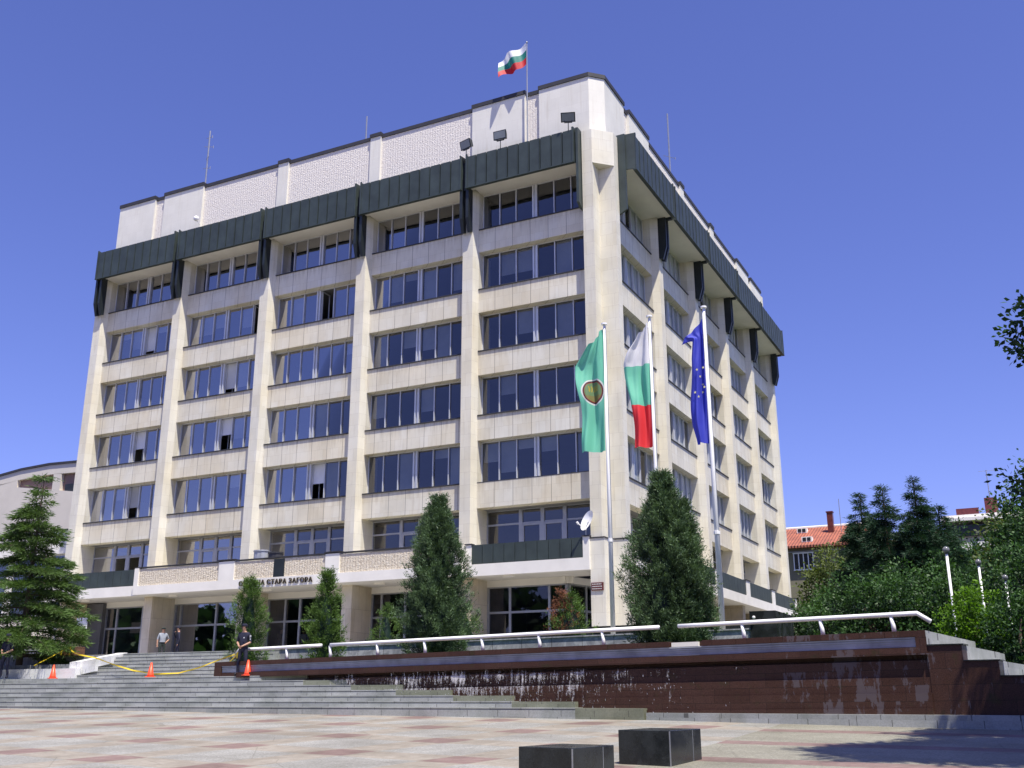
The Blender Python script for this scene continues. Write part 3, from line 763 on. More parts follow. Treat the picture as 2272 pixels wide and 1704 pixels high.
ZS = [-.01+.162*k for k in range(7)]
st = thing('lower_steps', 'wide flight of seven grey marble steps rising from the square to the landing', 'steps')
def flight_segment(x0, x1fn, yoff, mat, parent, name='step_run', seed=0):
    mb = MB()
    for k in range(7):
        yf = -16.2+.325*k+yoff; x1 = x1fn(k)
        zb = ZS[k-1] if k else -.75
        zt = ZS[k]
        # riser slab and an overhanging tread
        mb.box(x0, x1, yf+.009, -13.6, zb-.0, zt-.05)
        mb.box(x0, x1, yf+.03, -13.61, zt-.0499, zt-.032)
        mb.box(x0, x1, yf, -13.6+.002*k, zt-.0315, zt-.0001*k)
    return mb.build(name, mat, parent)
def wall_y(x): return -13.9-.1149*(x+9.6)
ends = [6.94, 4.90, 2.85, .68, -1.19, -3.3, -5.3]
flight_segment(-34, lambda k: -14.8, .32, M['steps'], st)
flight_segment(-14.798, lambda k: -7.7, .16, M['steps'], st)
flight_segment(-7.698, lambda k: ends[k]-1.9, .0, M['steps'], st)
mb = MB()
for k in range(7):
    yf = -16.2+.325*k
    mb.box(ends[k]-1.898, ends[k], yf+.012, -13.61, (ZS[k-1] if k else -.75)+.001, ZS[k]-.012)
mb.build('mossy_end', M['mossy'], st)
mb = MB(); mb.box(-34, -8.2, -13.95, -12.9, .6, .963); struct(mb.build('landing', M['steps']))

up = thing('upper_steps', 'narrower flight of seven grey marble steps leading up to the entrance terrace', 'steps')
mb = MB()
for k in range(7):
    yf = -13.0+.4*k; zt = .962+.1483*(k+1); zb = .962+.1483*k if k else .9
    mb.box(-17.4-.03*k, -9.45, yf+.009, -10.1, zb, zt-.05); mb.box(-17.4-.03*k, -9.45, yf+.03, -10.11, zt-.0499, zt-.032); mb.box(-17.4-.03*k, -9.45, yf, -10.1+.002*k, zt-.0315, zt)
mb.build('step_run', M['steps'], up)
mb = MB(); mb.box(-70, 9.3, -10.3, 1.5, .86, 2.0); mb.box(-20, 9.3, 1.5, 40, .86, 1.99); struct(mb.build('terrace', M['terrace']))

# white sloping stringers and the left planter
t = thing('stair_stringer', 'white stepped side wall along the left edge of the upper steps', 'wall')
mb = MB(); mb.hexa([(-18.2, -12.85, .96), (-16.75, -12.85, .96), (-16.75, -12.55, .96), (-18.2, -12.55, .96)], [(-18.2, -12.85, 1.60), (-16.75, -12.85, 1.73), (-16.75, -12.55, 1.73), (-18.2, -12.55, 1.60)])
mb.hexa([(-18.2, -12.0, .96), (-16.85, -12.0, .96), (-16.85, -11.75, .96), (-18.2, -11.75, .96)], [(-18.2, -12.0, 1.76), (-16.85, -12.0, 1.86), (-16.85, -11.75, 1.86), (-18.2, -11.75, 1.76)])
mb = MB()
mb.hexa([(-18.0, -12.85, .963), (-17.44, -12.85, .963), (-17.66, -10.3, .963), (-18.2, -10.3, .963)], [(-18.0, -12.85, 1.60), (-17.44, -12.85, 1.62), (-17.66, -10.3, 2.05), (-18.2, -10.3, 2.05)])
mb.build('side_wall', M['lightslab'], t)
mb = MB(); mb.hexa([(-17.45, -12.75, 1.13), (-16.7, -12.75, 1.25), (-16.7, -12.6, 1.25), (-17.45, -12.6, 1.13)], [(-17.45, -12.75, 1.63), (-16.7, -12.75, 1.71), (-16.7, -12.6, 1.71), (-17.45, -12.6, 1.63)])
mb.build('cheek_wall', M['lightslab'], t); mb = MB()
mb.hexa([(-17.6, -11.95, 1.43), (-16.75, -11.95, 1.56), (-16.75, -11.8, 1.56), (-17.6, -11.8, 1.43)], [(-17.6, -11.95, 1.78), (-16.75, -11.95, 1.86), (-16.75, -11.8, 1.86), (-17.6, -11.8, 1.78)])
mb.build('cheek_wall', M['lightslab'], t)
t = thing('left_planter', 'low planter walls of white and grey marble slabs under the cedar', 'planter')
mb = MB(); mb.box(-34, -17.36, -13.1, -12.8, .963, 1.36); mb.build('front_wall', M['lightslab'], t)
mb = MB(); mb.box(-34, -18.1, -12.3, -12.1, .963, 1.55); mb.box(-34, -18.2, -11.3, -10.31, .963, 1.92); mb.build('rear_wall', M['marble'], t)
mb = MB(); mb.box(-34, -18.12, -12.79, -12.31, .963, 1.25); mb.box(-34, -18.21, -12.09, -11.31, .963, 1.5); mb.build('soil', M['grass'], t)
t = thing('wooden_bench', 'small dark wooden slatted box bench at the top of the left planter', 'bench', (-19.4, -11.6, 1.92))
mb = MB()
for k in range(4): mb.box(-.42, .42, -.26+k*.14, -.15+k*.14, .3, .34)
mb.build('seat', M['wood'], t)
mb = MB()
for sx_ in (-.4, .36): mb.box(sx_, sx_+.05, -.25, .28, .0, .3)
mb.box(-.35, .36, -.25, -.22, .02, .28); mb.build('frame', M['wood'], t)

# retaining wall, planting strip, black granite walls
t = thing('marble_retaining_wall', 'grey veined marble retaining wall behind the fountain railing', 'wall')
mb = MB(); mb.hexa([(-9.44, -10.62, .9), (8.7, -10.62, .9), (8.7, -10.32, .9), (-9.44, -10.32, .9)], [(-9.44, -10.62, 1.99), (8.7, -10.62, 2.21), (8.7, -10.32, 2.21), (-9.44, -10.32, 1.99)]); mb.build('wall_face', M['marble'], t)
mb = MB(); mb.hexa([(-9.46, -10.66, 1.991), (8.72, -10.66, 2.211), (8.72, -10.28, 2.211), (-9.46, -10.28, 1.991)], [(-9.46, -10.66, 2.03), (8.72, -10.66, 2.25), (8.72, -10.28, 2.25), (-9.46, -10.28, 2.03)]); mb.build('coping', M['marble'], t)
mb = MB(); mb.add([(-9.3, -13.75, 1.2), (13.5, -16.2, 1.35), (13.5, -9.5, 1.35), (8.72, -10.5, 1.35), (-9.3, -10.62, 1.25)], [(0,1,2,3,4)]); struct(mb.build('planting_bed', M['grass'], recalc=False))
mb = MB(); mb.box(-9.4, 8.6, -10.27, -9.4, 2.0, 2.05); tag(mb.build('lawn_strip', M['grass']), kind='structure')
bw = thing('black_granite_wall', 'low polished black granite wall in front of the corner of the building', 'wall')
pl = [(-9.5, -5.0), (-4.2, -5.2), (2.2, -8.2), (8.45, -8.9)]
mb = MB()
for (x0, y0), (x1, y1) in zip(pl[:-1], pl[1:]):
    mb.hexa([(x0, y0, 2.0), (x1, y1, 2.0), (x1, y1+.5, 2.0), (x0, y0+.5, 2.0)], [(x0, y0, 2.62), (x1, y1, 2.62), (x1, y1+.5, 2.62), (x0, y0+.5, 2.62)])
mb.build('wall_face', M['black'], bw)
mb = MB(); mb.box(8.46, 9.25, -10.7, -8.3, .86, 2.74); mb.build('end_block', M['black'], bw)
mb = MB(); mb.sphere((8.6, -10.75, 2.55), .05, 8, 6); mb.build('spotlight', M['white_metal'], bw)

# ------------------------------------------------------------------ the cascade fountain
fw = thing('cascade_fountain', 'long red granite cascade wall with louvre band and water running down', 'fountain')
A0 = Vector((-9.6, -13.9, 0)); B0 = Vector((13.95, -16.605, 0)); dirv = (B0-A0).normalized(); L = (B0-A0).length
nrm = Vector((dirv.y, -dirv.x, 0))          # outwards, towards the square
def zt(s): return 1.44+.27*s/L
def W_(s, n, z):                              # z relative to the coping line
    p = A0+dirv*s+nrm*n; return (p.x, p.y, zt(s)+z)
def wseg(mb, s0, s1, n0, n1, z0, z1):
    mb.hexa([W_(s0, n1, z0), W_(s1, n1, z0), W_(s1, n0, z0), W_(s0, n0, z0)], [W_(s0, n1, z1), W_(s1, n1, z1), W_(s1, n0, z1), W_(s0, n0, z1)])
mb = MB(); 
for i in range(26):
    s0 = L*i/26; s1 = L*(i+1)/26-.008; 
    if i in (19,): wseg(mb, s0, s1, -.5, -.12, -.14, -.02); continue
    wseg(mb, s0, s1, -.5, 0, -.14, 0)
mb.build('coping', M['red'], fw)
mb = MB(); s0 = L*19/26; wseg(mb, s0+.05, s0+.8, -.11, -.02, -.14, -.03); mb.build('broken_patch', M['soffit'], fw)
mb = MB()
for q in range(4): wseg(mb, .35, L-.25, -.10, -.02-(.012*q), -.175-.052*q, -.147-.052*q)
wseg(mb, .35, L-.25, -.3, -.06, -.36, -.141)
mb.build('louvre', M['louver'], fw)
mb = MB(); wseg(mb, 1.2, L, -.5, .08, -.54, -.375); wseg(mb, 0, .34, -.5, 0, -.56, -.141); wseg(mb, .341, 1.199, -.5, -.03, -.56, -.376)
wseg(mb, L-.24, L, -.5, .0, -.374, -.141)
mb.build('lip', M['red'], fw)
mb = MB()
tiers = [(-.66, -.54, -.22), (-1.03, -.661, -.04), (-1.37, -1.031, .02), (-1.70, -1.371, .08), (-2.2, -1.701, .13)]
for z0, z1, nn in tiers: wseg(mb, 1.0, L, -.6, nn, z0, z1)
mb.build('wall_face', M['red'], fw)
# right hand stepped return
mb = MB(); C0 = B0
def E_(s, n, z): p = B0+dirv*s+nrm*n; return (p.x, p.y, z)
def eseg(mb, s0, s1, n0, n1, z0, z1):
    mb.hexa([E_(s0, n1, z0), E_(s1, n1, z0), E_(s1, n0, z0), E_(s0, n0, z0)], [E_(s0, n1, z1), E_(s1, n1, z1), E_(s1, n0, z1), E_(s0, n0, z1)])
eseg(mb, .001, .74, -.5, .03, -.6, 1.36); eseg(mb, .741, 1.46, -.5, .03, -.6, 1.01); eseg(mb, 1.461, 9, -.5, .03, -.6, .67)
mb.build('stepped_end', M['red'], fw)
mb = MB(); eseg(mb, -.02, .0, -6, -.01, 1.0, 1.70); eseg(mb, .70, .739, -5, -.5, 1.0, 1.36); eseg(mb, 1.42, 1.459, -4, -.5, .6, 1.01)
eseg(mb, .001, .699, -6, -.501, .5, 1.359); eseg(mb, .74, 1.419, -5, -.501, .5, 1.005)
mb.build('return_wall', M['steps'], fw)
mb = MB(); eseg(mb, -.0, .78, -.55, .06, 1.361, 1.39); eseg(mb, .74, 1.5, -.55, .06, 1.011, 1.035); eseg(mb, 1.46, 9, -.55, .06, .671, .70)
mb.build('end_coping', M['black'], fw)
# kerb along the foot
mb = MB(); kp = [(7.0, -16.15), (9.0, -16.42), (12.3, -16.86), (15.7, -17.3), (24, -18.4)]
for (x0, y0), (x1, y1) in zip(kp[:-1], kp[1:]):
    mb.hexa([(x0, y0, -1), (x1-.01, y1, -1), (x1-.01, y1+1.2, -1), (x0, y0+1.2, -1)], [(x0, y0, -.13), (x1-.01, y1, -.13), (x1-.01, y1+1.2, -.13), (x0, y0+1.2, -.13)])
mb.build('kerb', M['steps'], fw)

def water_mat():
    m, nt, n, l = newmat('running_water'); o = N(n, 'ShaderNodeOutputMaterial')
    P, s = pos(n, l)
    big = noise(n, l, comb(n, l, mth(n, l, 'MULTIPLY', s[0], 1.1), s[2], 0), 1.0, 2)
    t = noise(n, l, comb(n, l, mth(n, l, 'MULTIPLY', s[0], 13), mth(n, l, 'MULTIPLY', s[2], 1.7), 0), 1, 6, .75)
    t2 = noise(n, l, P, 26, 3, .7)
    a = N(n, 'ShaderNodeAttribute', attribute_name='amount')
    v = mth(n, l, 'ADD', mth(n, l, 'ADD', mth(n, l, 'MULTIPLY', t.outputs[0], .74), mth(n, l, 'MULTIPLY', t2.outputs[0], .26)), mth(n, l, 'MULTIPLY', mth(n, l, 'SUBTRACT', big.outputs[0], .5), .4))
    v = mth(n, l, 'ADD', v, mth(n, l, 'MULTIPLY', mth(n, l, 'SUBTRACT', a.outputs['Fac'], 1.0), .22))
    r = ramp(n, l, v, [(.505, (0, 0, 0)), (.61, (.7, .7, .7))])
    tr = N(n, 'ShaderNodeBsdfTransparent'); d = N(n, 'ShaderNodeBsdfPrincipled')
    d.inputs['Base Color'].default_value = (.78, .76, .78, 1); d.inputs['Roughness'].default_value = .25
    mx = N(n, 'ShaderNodeMixShader'); l.new(r.outputs[0], mx.inputs[0]); l.new(tr.outputs[0], mx.inputs[1]); l.new(d.outputs[0], mx.inputs[2])
    l.new(mx.outputs[0], o.inputs[0]); return m
M['water'] = water_mat()
vs = []; fs = []; am = []
def wq(s0, s1, n0, z0, n1, z1, a0, a1, nseg=40):
    o = len(vs)
    for i in range(nseg+1):
        s = s0+(s1-s0)*i/nseg; e = max(0, 1-abs((i/nseg)-.40)*1.5)
        wob = .015*math.sin(s*9)+.01*math.sin(s*23+1)
        vs.append(W_(s, n0+wob, z0)); am.append(a0*(.35+.65*e)); vs.append(W_(s, n1+wob, z1)); am.append(a1*(.35+.65*e))
    for i in range(nseg): fs.append((o+2*i, o+2*i+2, o+2*i+3, o+2*i+1))
wq(4.5, 19.5, .03, -.54, .02, -.72, .75, 1.0)
wq(4.5, 19.5, .03, -.70, .06, -1.03, 1.25, .85)
wq(5.5, 19.0, .09, -1.03, .10, -1.37, 1.3, .85)
wq(7.5, 18.6, .14, -1.37, .17, -1.70, .95, .7)
wq(9.5, 18.6, .20, -1.70, .24, -1.82, .8, 1.0)
me = bpy.data.meshes.new('water'); me.from_pydata(vs, [], fs); me.materials.append(M['water'])
at_ = me.attributes.new('amount', 'FLOAT', 'POINT'); at_.data.foreach_set('value', am)
wo = bpy.data.objects.new('water', me); C.objects.link(wo); wo.parent = fw; wo['kind'] = 'stuff'
# spilled foam ledges and single drops, real little meshes
mb = MB(); rnd = random.Random(5)
for i in range(420):
    s = rnd.triangular(5, 19.5, 12); z = rnd.choice((-.72, -1.03, -1.03, -1.37, -1.37, -1.75))-rnd.random()*.28; n_ = .12+rnd.random()*.22
    q = Vector(W_(s, n_, z)); r_ = rnd.uniform(.004, .010)
    mb.add([(q.x-r_, q.y, q.z), (q.x+r_, q.y-.004, q.z), (q.x, q.y-.01, q.z+r_*rnd.uniform(2, 7)), (q.x, q.y+.01, q.z-r_*1.5)], [(0,1,2), (0,3,1), (0,2,3), (1,3,2)])
spl = simple('white_water', (.85, .85, .87), .2, 0, .03)
o = mb.build('water_spray', spl, fw); o['kind'] = 'stuff'

# railings
def rail(s0, s1, posts, dl, dr, label):
    t = thing('pipe_railing', label, 'railing', group=None)
    h = .40; pts = []
    if dl: pts += [W_(s0-.22, -.3, h-.26)]
    pts += [W_(s0+(s1-s0)*k/6, -.3, h) for k in range(7)]
    if dr: pts += [W_(s1+.28, -.3, h-.2)]
    mb = MB(); mb.tube(pts, .055, 12); mb.build('handrail', M['white_metal'], t, smooth=True)
    for p in posts:
        mb = MB(); mb.tube([W_(p, -.3, -.01), W_(p-.01, -.3, .16), W_(p-.05, -.3, h-.03)], [.055, .05, .038], 10); mb.build('post', M['white_metal'], t, smooth=True)
def S(x): return (x+9.6)/dirv.x
rail(S(-8.75), S(-4.9), [S(-8.41), S(-6.43)], True, False, 'short white pipe railing at the left end of the cascade wall')
rail(S(-4.5), S(7.2), [S(-4.48), S(-2.49), S(-.61), S(1.52), S(3.49), S(5.53)], False, False, 'long white pipe railing on the middle of the cascade wall')
rail(S(7.75), S(13.75), [S(9.54), S(11.53), S(13.2)], False, True, 'white pipe railing with bent down end at the right of the cascade wall')

# ------------------------------------------------------------------ black granite blocks on the square
def block(cx, cy, rz, w, d, h, label):
    z = pz(cx, cy)
    t = thing('granite_block', label, 'block', (cx, cy, z), rz, 'black granite blocks on the square')
    mb = MB(); mb.box(-w/2, w/2, -d/2, d/2, -.1, h); mb.build('slab', M['black'], t, bevel=.008)
    mb = MB(); mb.box(w/2-.012, w/2+.004, -d/2-.004, -d/2+.012, -.1, h-.012); mb.build('joint', M['steel'], t)
    mb = MB(); mb.box(w/2-.002, w/2+.003, d*.22, d*.22+.007, -.1, h-.012); mb.build('joint', M['louver'], t)
    return t
block(10.665, -25.745, -.1, .88, 1.22, .49, 'taller black granite block on the paving, farther of the pair')
block(10.12, -28.2, -.14, .88, 1.14, .42, 'low black granite block on the paving, cut by the lower picture edge')
block(10.65, -32.2, .08, .45, .6, .36, 'black granite block whose top edge just shows at the bottom of the view')

# ------------------------------------------------------------------ cones and tape
def cone(x, y, label):
    t = thing('traffic_cone', label, 'traffic cone', (x, y, .966), random.uniform(0, 1), 'orange cones on the landing')
    mb = MB(); mb.box(-.17, .17, -.17, .17, 0, .035); mb.build('base', M['orange'], t, bevel=.01)
    mb = MB(); mb.tube([(0, 0, .036), (0, 0, .10), (0, 0, .52)], [.135, .11, .028], 20); mb.build('cone_body', M['orange'], t, smooth=True)
cone(-17.97, -13.95+.35, 'orange cone in front of the white planter wall, leftmost of the three')
cone(-12.73, -13.95+.2, 'orange cone at the middle of the upper steps, between the other two')
cone(-7.9, -14.13, 'orange cone standing beside the officer near the cascade')
tp = [(-19.2, -11.9, 2.15), (-18.0, -12.7, 1.98), (-17.4, -13.0, 1.88), (-16.37, -13.05, 1.73), (-15.3, -13.1, 1.46), (-14.29, -13.1, 1.24), (-13.2, -13.1, 1.10), (-12.0, -13.1, 1.12), (-10.97, -13.2, 1.29), (-10.2, -13.4, 1.45), (-9.2, -13.8, 1.60), (-8.5, -14.0, 1.72)]
vs = []; fs = []; tpp = []
for a, b in zip(tp[:-1], tp[1:]):
    for k in range(6): tpp.append(Vector(a).lerp(Vector(b), k/6))
tpp.append(Vector(tp[-1]))
for i, p in enumerate(tpp):
    a = .6*math.sin(i*.5); dz = .026*math.cos(a); dy = .026*math.sin(a)
    vs += [(p.x, p.y-dy, p.z-dz), (p.x, p.y+dy, p.z+dz)]
for i in range(len(tpp)-1): fs.append((2*i, 2*i+2, 2*i+3, 2*i+1))
mb = MB(); mb.add(vs, fs); mb.add([(-19.2, -11.92, 2.26), (-19.12, -11.92, 2.26), (-20.3, -12.6, 1.5), (-20.42, -12.6, 1.5)], [(0, 1, 2, 3)])
for q in ((-19.75, -19.68), (-19.25, -19.18)): mb.box(q[0], q[1], -11.89, -11.87, 1.93, 2.27)
mb.box(-8.47, -8.39, -14.1, -14.02, 1.55, 1.75); mb.add([(-8.5, -14.05, 1.7), (-8.45, -14.05, 1.7), (-8.8, -14.0, 1.45), (-8.86, -14.0, 1.45)], [(0, 1, 2, 3)])
tag(mb.build('barrier_tape', M['yellow'], recalc=False), 'yellow barrier tape sagging across the upper steps', 'barrier tape')

# ------------------------------------------------------------------ flagpoles with long hanging flags
def flagpole(x, y, z0, z1, label, r0=.085):
    t = thing('flagpole', label, 'flagpole', (x, y, z0), 0, 'white flagpoles by the corner')
    mb = MB(); mb.tube([(0, 0, 0), (0, 0, (z1-z0)*.5), (0, 0, z1-z0)], [r0, r0*.8, r0*.5], 12); mb.build('pole', M['white_metal'], t, smooth=True)
    mb = MB(); mb.prism([(.11*math.cos(k*PI/6), .11*math.sin(k*PI/6)) for k in range(12)], z1-z0, z1-z0+.06); mb.build('truck', M['white_metal'], t)
    mb = MB(); mb.tube([(.09, -.03, 1.0), (.07, -.03, (z1-z0)-.05)], .01, 4); mb.build('halyard', M['steel'], t)
    mb = MB(); mb.tube([(0, 0, 3.4), (0, 0, 3.5)], r0*1.12, 10); mb.build('clamp', M['white_metal'], t)
    return t
FX = [(3.37, -9.0), (5.12, -9.0), (7.14, -9.0)]
flagpole(3.37, -9, 2.0, 13.4, 'white flagpole with the green emblem flag, leftmost of the three')
flagpole(5.12, -9, 2.0, 13.4, 'white flagpole with the white green red flag, behind the big juniper')
flagpole(7.14, -9, 2.0, 13.4, 'white flagpole with the dark blue flag, nearest the right edge', .10)

def flag_emblem_mat():
    m, nt, n, l = newmat('green_emblem_flag'); o = N(n, 'ShaderNodeOutputMaterial')
    uv = N(n, 'ShaderNodeUVMap', uv_map='flag'); s = N(n, 'ShaderNodeSeparateXYZ'); l.new(uv.outputs[0], s.inputs[0])
    dx = mth(n, l, 'DIVIDE', mth(n, l, 'SUBTRACT', s.outputs[0], .44), .46); dy = mth(n, l, 'DIVIDE', mth(n, l, 'SUBTRACT', s.outputs[1], .51), .115)
    d = mth(n, l, 'SQRT', mth(n, l, 'ADD', mth(n, l, 'MULTIPLY', dx, dx), mth(n, l, 'MULTIPLY', dy, dy)))
    r = N(n, 'ShaderNodeValToRGB'); r.color_ramp.interpolation = 'CONSTANT'; e = r.color_ramp.elements
    e[0].position = 0; e[0].color = (.16, .27, .12, 1); e[1].position = .72; e[1].color = (.30, .03, .03, 1)
    for p_, c_ in ((.78, (.05, .03, .03)), (.86, (.80, .80, .76)), (.97, (.19, .64, .45))):
        x = e.new(p_); x.color = (*c_, 1)
    l.new(d, r.inputs[0])
    # sandy lower half of the disc and a small yellow lion like mark
    low = mth(n, l, 'MULTIPLY', mth(n, l, 'GREATER_THAN', dy, .28), mth(n, l, 'LESS_THAN', d, .72))
    col = mix(n, l, low, r.outputs[0], (.24, .22, .07))
    wv = N(n, 'ShaderNodeTexWave', wave_type='BANDS'); wv.inputs['Scale'].default_value = 2.2; wv.inputs['Distortion'].default_value = 6
    l.new(comb(n, l, dx, dy), wv.inputs['Vector'])
    mk = mth(n, l, 'MULTIPLY', mth(n, l, 'GREATER_THAN', wv.outputs[1], .62), mth(n, l, 'MULTIPLY', mth(n, l, 'LESS_THAN', mth(n, l, 'ABSOLUTE', mth(n, l, 'ADD', dy, .22)), .22), mth(n, l, 'LESS_THAN', mth(n, l, 'ABSOLUTE', dx), .42)))
    col = mix(n, l, mk, col, (.50, .38, .04))
    p = N(n, 'ShaderNodeBsdfPrincipled'); p.inputs['Roughness'].default_value = .6; t = N(n, 'ShaderNodeBsdfTranslucent')
    l.new(col, p.inputs['Base Color']); l.new(col, t.inputs[0])
    mx = N(n, 'ShaderNodeMixShader'); mx.inputs[0].default_value = .35
    l.new(p.outputs[0], mx.inputs[1]); l.new(t.outputs[0], mx.inputs[2]); l.new(mx.outputs[0], o.inputs[0]); return m

def banner(px, py, top, length, width, left=True, waist=None, seed=0):
    """long banner hanging from its pole: the free edge drops below the hoist"""
    rn = random.Random(seed); ph = [rn.random()*6 for _ in range(4)]
    def f(s, t):
        ww = width*waist(t)
        x = px-.06-ww*s
        drop = .30*(1-math.exp(-6*t))
        zz = top-length*t-(1-t)**6*ww*s*1.15
        fold = .16*math.sin(s*7+ph[0]+t*1.5)*min(1, s*4)*(.5+.5*t)+.05*math.sin(s*17+ph[1]-t*4)+.05*math.sin(t*14+s*3+ph[2])*s
        return (x+.04*math.sin(t*9+ph[3])*s, py-.02-fold-.1*s, zz)
    return f
def interp(pts):
    def g(t):
        for (a, b), (c, d) in zip(pts[:-1], pts[1:]):
            if t <= c: return b+(d-b)*(t-a)/(c-a)
        return pts[-1][1]
    return g
emb = flag_emblem_mat()
make_flag('flag', banner(3.37, -9, 13.25, 4.62, 1.02, waist=interp([(0, .55), (.12, .75), (.25, 1.0), (.4, .95), (.6, .86), (1, .82)]), seed=1), 18, 60, emb, 'long green flag with a round red and yellow emblem')
m3 = flagmat('tricolour_vertical', [WHT, (.19, .64, .45), (.88, .05, .06)], 1)
make_flag('flag', banner(5.12, -9, 13.2, 4.6, .92, waist=interp([(0, .45), (.15, .85), (.3, 1.0), (.42, .95), (.6, .78), (1, .66)]), seed=4), 18, 60, m3, 'long hanging white, green and red flag in the middle of the row')
bluem = flagmat('blue_flag', [(.055, .07, .55), (.055, .07, .55)], 0)
fb = banner(7.14, -9, 13.0, 4.5, .95, waist=interp([(0, .85), (.07, .75), (.13, .42), (.3, .52), (.6, .58), (.85, .62), (1, .5)]), seed=9)
of = make_flag('flag', fb, 18, 60, bluem, 'narrow twisted dark blue flag with yellow stars')
ystar = simple('star_yellow', (.8, .75, .35), .6)
for (s_, t_) in ((.35, .47), (.22, .53), (.25, .59), (.42, .635), (.60, .60), (.48, .42), (.12, .40), (.08, .56)):
    c0 = Vector(fb(s_, t_)); r_ = .055
    vs = []
    for k in range(10):
        a = PI/2+k*PI/5; q = r_ if k % 2 == 0 else r_*.42; vs.append((c0.x+q*math.cos(a), c0.y-.05, c0.z+q*math.sin(a)))
    vs.append((c0.x, c0.y-.05, c0.z))
    mb = MB(); mb.add(vs, [(k, (k+1) % 10, 10) for k in range(10)]); mb.build('star', ystar, of, recalc=False)

# ------------------------------------------------------------------ vegetation
def leaf_mesh(name, pts, dirs, ln, wd, shade, mat, parent, seed=0, tri=True):
    """many narrow leaf faces. pts Nx3, dirs Nx3 (pointing), ln,wd arrays"""
    rg = np.random.default_rng(seed); n = len(pts)
    d = dirs/np.maximum(1e-6, np.linalg.norm(dirs, axis=1))[:, None]
    rv = rg.normal(size=(n, 3)); sd = np.cross(d, rv); sd /= np.maximum(1e-6, np.linalg.norm(sd, axis=1))[:, None]
    a = pts-sd*wd[:, None]*.5; b = pts+sd*wd[:, None]*.5; m1 = pts+d*ln[:, None]*.55
    nn = np.cross(d, sd)
    if tri:
        v = np.stack([pts-sd*wd[:, None]*.5, pts+sd*wd[:, None]*.5, pts+d*ln[:, None]], 1).reshape(-1, 3)
        k = 3
    else:
        v = np.stack([pts, m1-sd*wd[:, None]*.5, pts+d*ln[:, None]+nn*(.12*ln)[:, None], m1+sd*wd[:, None]*.5], 1).reshape(-1, 3)
        k = 4
    me = bpy.data.meshes.new(name); me.vertices.add(len(v)); me.vertices.foreach_set('co', v.astype(np.float32).ravel())
    me.loops.add(n*k); me.loops.foreach_set('vertex_index', np.arange(n*k, dtype=np.int32))
    me.polygons.add(n); me.polygons.foreach_set('loop_start', np.arange(0, n*k, k, dtype=np.int32)); me.polygons.foreach_set('loop_total', np.full(n, k, dtype=np.int32))
    me.update(calc_edges=True)
    at = me.attributes.new('shade', 'FLOAT', 'FACE'); at.data.foreach_set('value', shade.astype(np.float32))
    me.materials.append(mat); o = bpy.data.objects.new(name, me); C.objects.link(o)
    if parent: o.parent = parent
    return o

def prof_interp(p, z):
    xs_ = [a for a, b in p]; ys_ = [b for a, b in p]; return np.interp(z, xs_, ys_)
def juniper(name, loc, h, prof, mat, label, ntuft=420, per=34, size=.16, seed=1, leaders=None, cat='tree', group=None, core=True):
    """upright conifer; prof: list of (height fraction, radius)"""
    rg = np.random.default_rng(seed); t = thing(name, label, cat, loc, 0, group)
    P = []; D = []; S_ = []; Ls = []; Ws = []
    cols = leaders or [((0, 0), 1.0, 1.0)]
    for (off, hs, rs) in cols:
        k = int(ntuft*rs*hs)
        zf = rg.random(k)**1.0; ang = rg.random(k)*2*PI
        lump = 1+.26*np.sin(ang*3+zf*9+seed)+.24*np.sin(ang*5-zf*17+2*seed)+.34*np.sin(ang*9+zf*31)
        rad = prof_interp(prof, zf)*rs*np.clip(lump, .4, 1.42)*(1-.5*rg.random(k)**2.2)
        c = np.stack([off[0]+np.cos(ang)*rad, off[1]+np.sin(ang)*rad, zf*h*hs], 1)
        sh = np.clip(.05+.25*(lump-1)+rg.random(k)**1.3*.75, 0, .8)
        for i in range(k):
            m = per; tw = rg.normal(size=(m, 3))*.6
            up = np.array([np.cos(ang[i])*.75, np.sin(ang[i])*.75, .75])
            s1 = size*(.7+.6*rg.random())
            al = rg.random(m)[:, None]
            p = c[i]+up*al*s1*1.8+rg.normal(size=(m, 3))*s1*.42
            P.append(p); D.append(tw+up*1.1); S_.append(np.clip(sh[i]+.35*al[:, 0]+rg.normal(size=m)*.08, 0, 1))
            Ls.append(s1*(.45+.5*rg.random(m))); Ws.append(s1*(.12+.14*rg.random(m)))
    leaf_mesh('crown', np.concatenate(P), np.concatenate(D), np.concatenate(Ls), np.concatenate(Ws), np.concatenate(S_), mat, t, seed)
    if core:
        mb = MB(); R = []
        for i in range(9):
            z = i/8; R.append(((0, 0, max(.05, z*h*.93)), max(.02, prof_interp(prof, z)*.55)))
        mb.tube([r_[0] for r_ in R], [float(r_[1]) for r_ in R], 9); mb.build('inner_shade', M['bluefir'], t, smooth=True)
    mb = MB(); mb.tube([(0, 0, -.3), (0, 0, h*.3)], [.07*h/4, .04*h/4], 8); mb.build('trunk', M['trunk'], t)
    return t
PJ = [(0, .55), (.08, .85), (.25, 1.0), (.45, .85), (.65, .55), (.8, .32), (.92, .14), (1, .03)]
def sc(p, k): return [(a, b*k) for a, b in p]
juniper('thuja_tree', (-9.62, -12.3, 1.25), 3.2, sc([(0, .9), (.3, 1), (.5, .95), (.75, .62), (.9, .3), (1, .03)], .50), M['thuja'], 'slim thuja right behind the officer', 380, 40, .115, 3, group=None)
juniper('thuja_tree', (-5.75, -12.8, 1.25), 3.15, sc([(0, .8), (.2, 1), (.45, 1.0), (.6, .7), (.7, .5), (.85, .25), (1, .03)], .50), M['thuja'], 'slim bright green thuja under the lettering, second from the left', 380, 40, .115, 5)
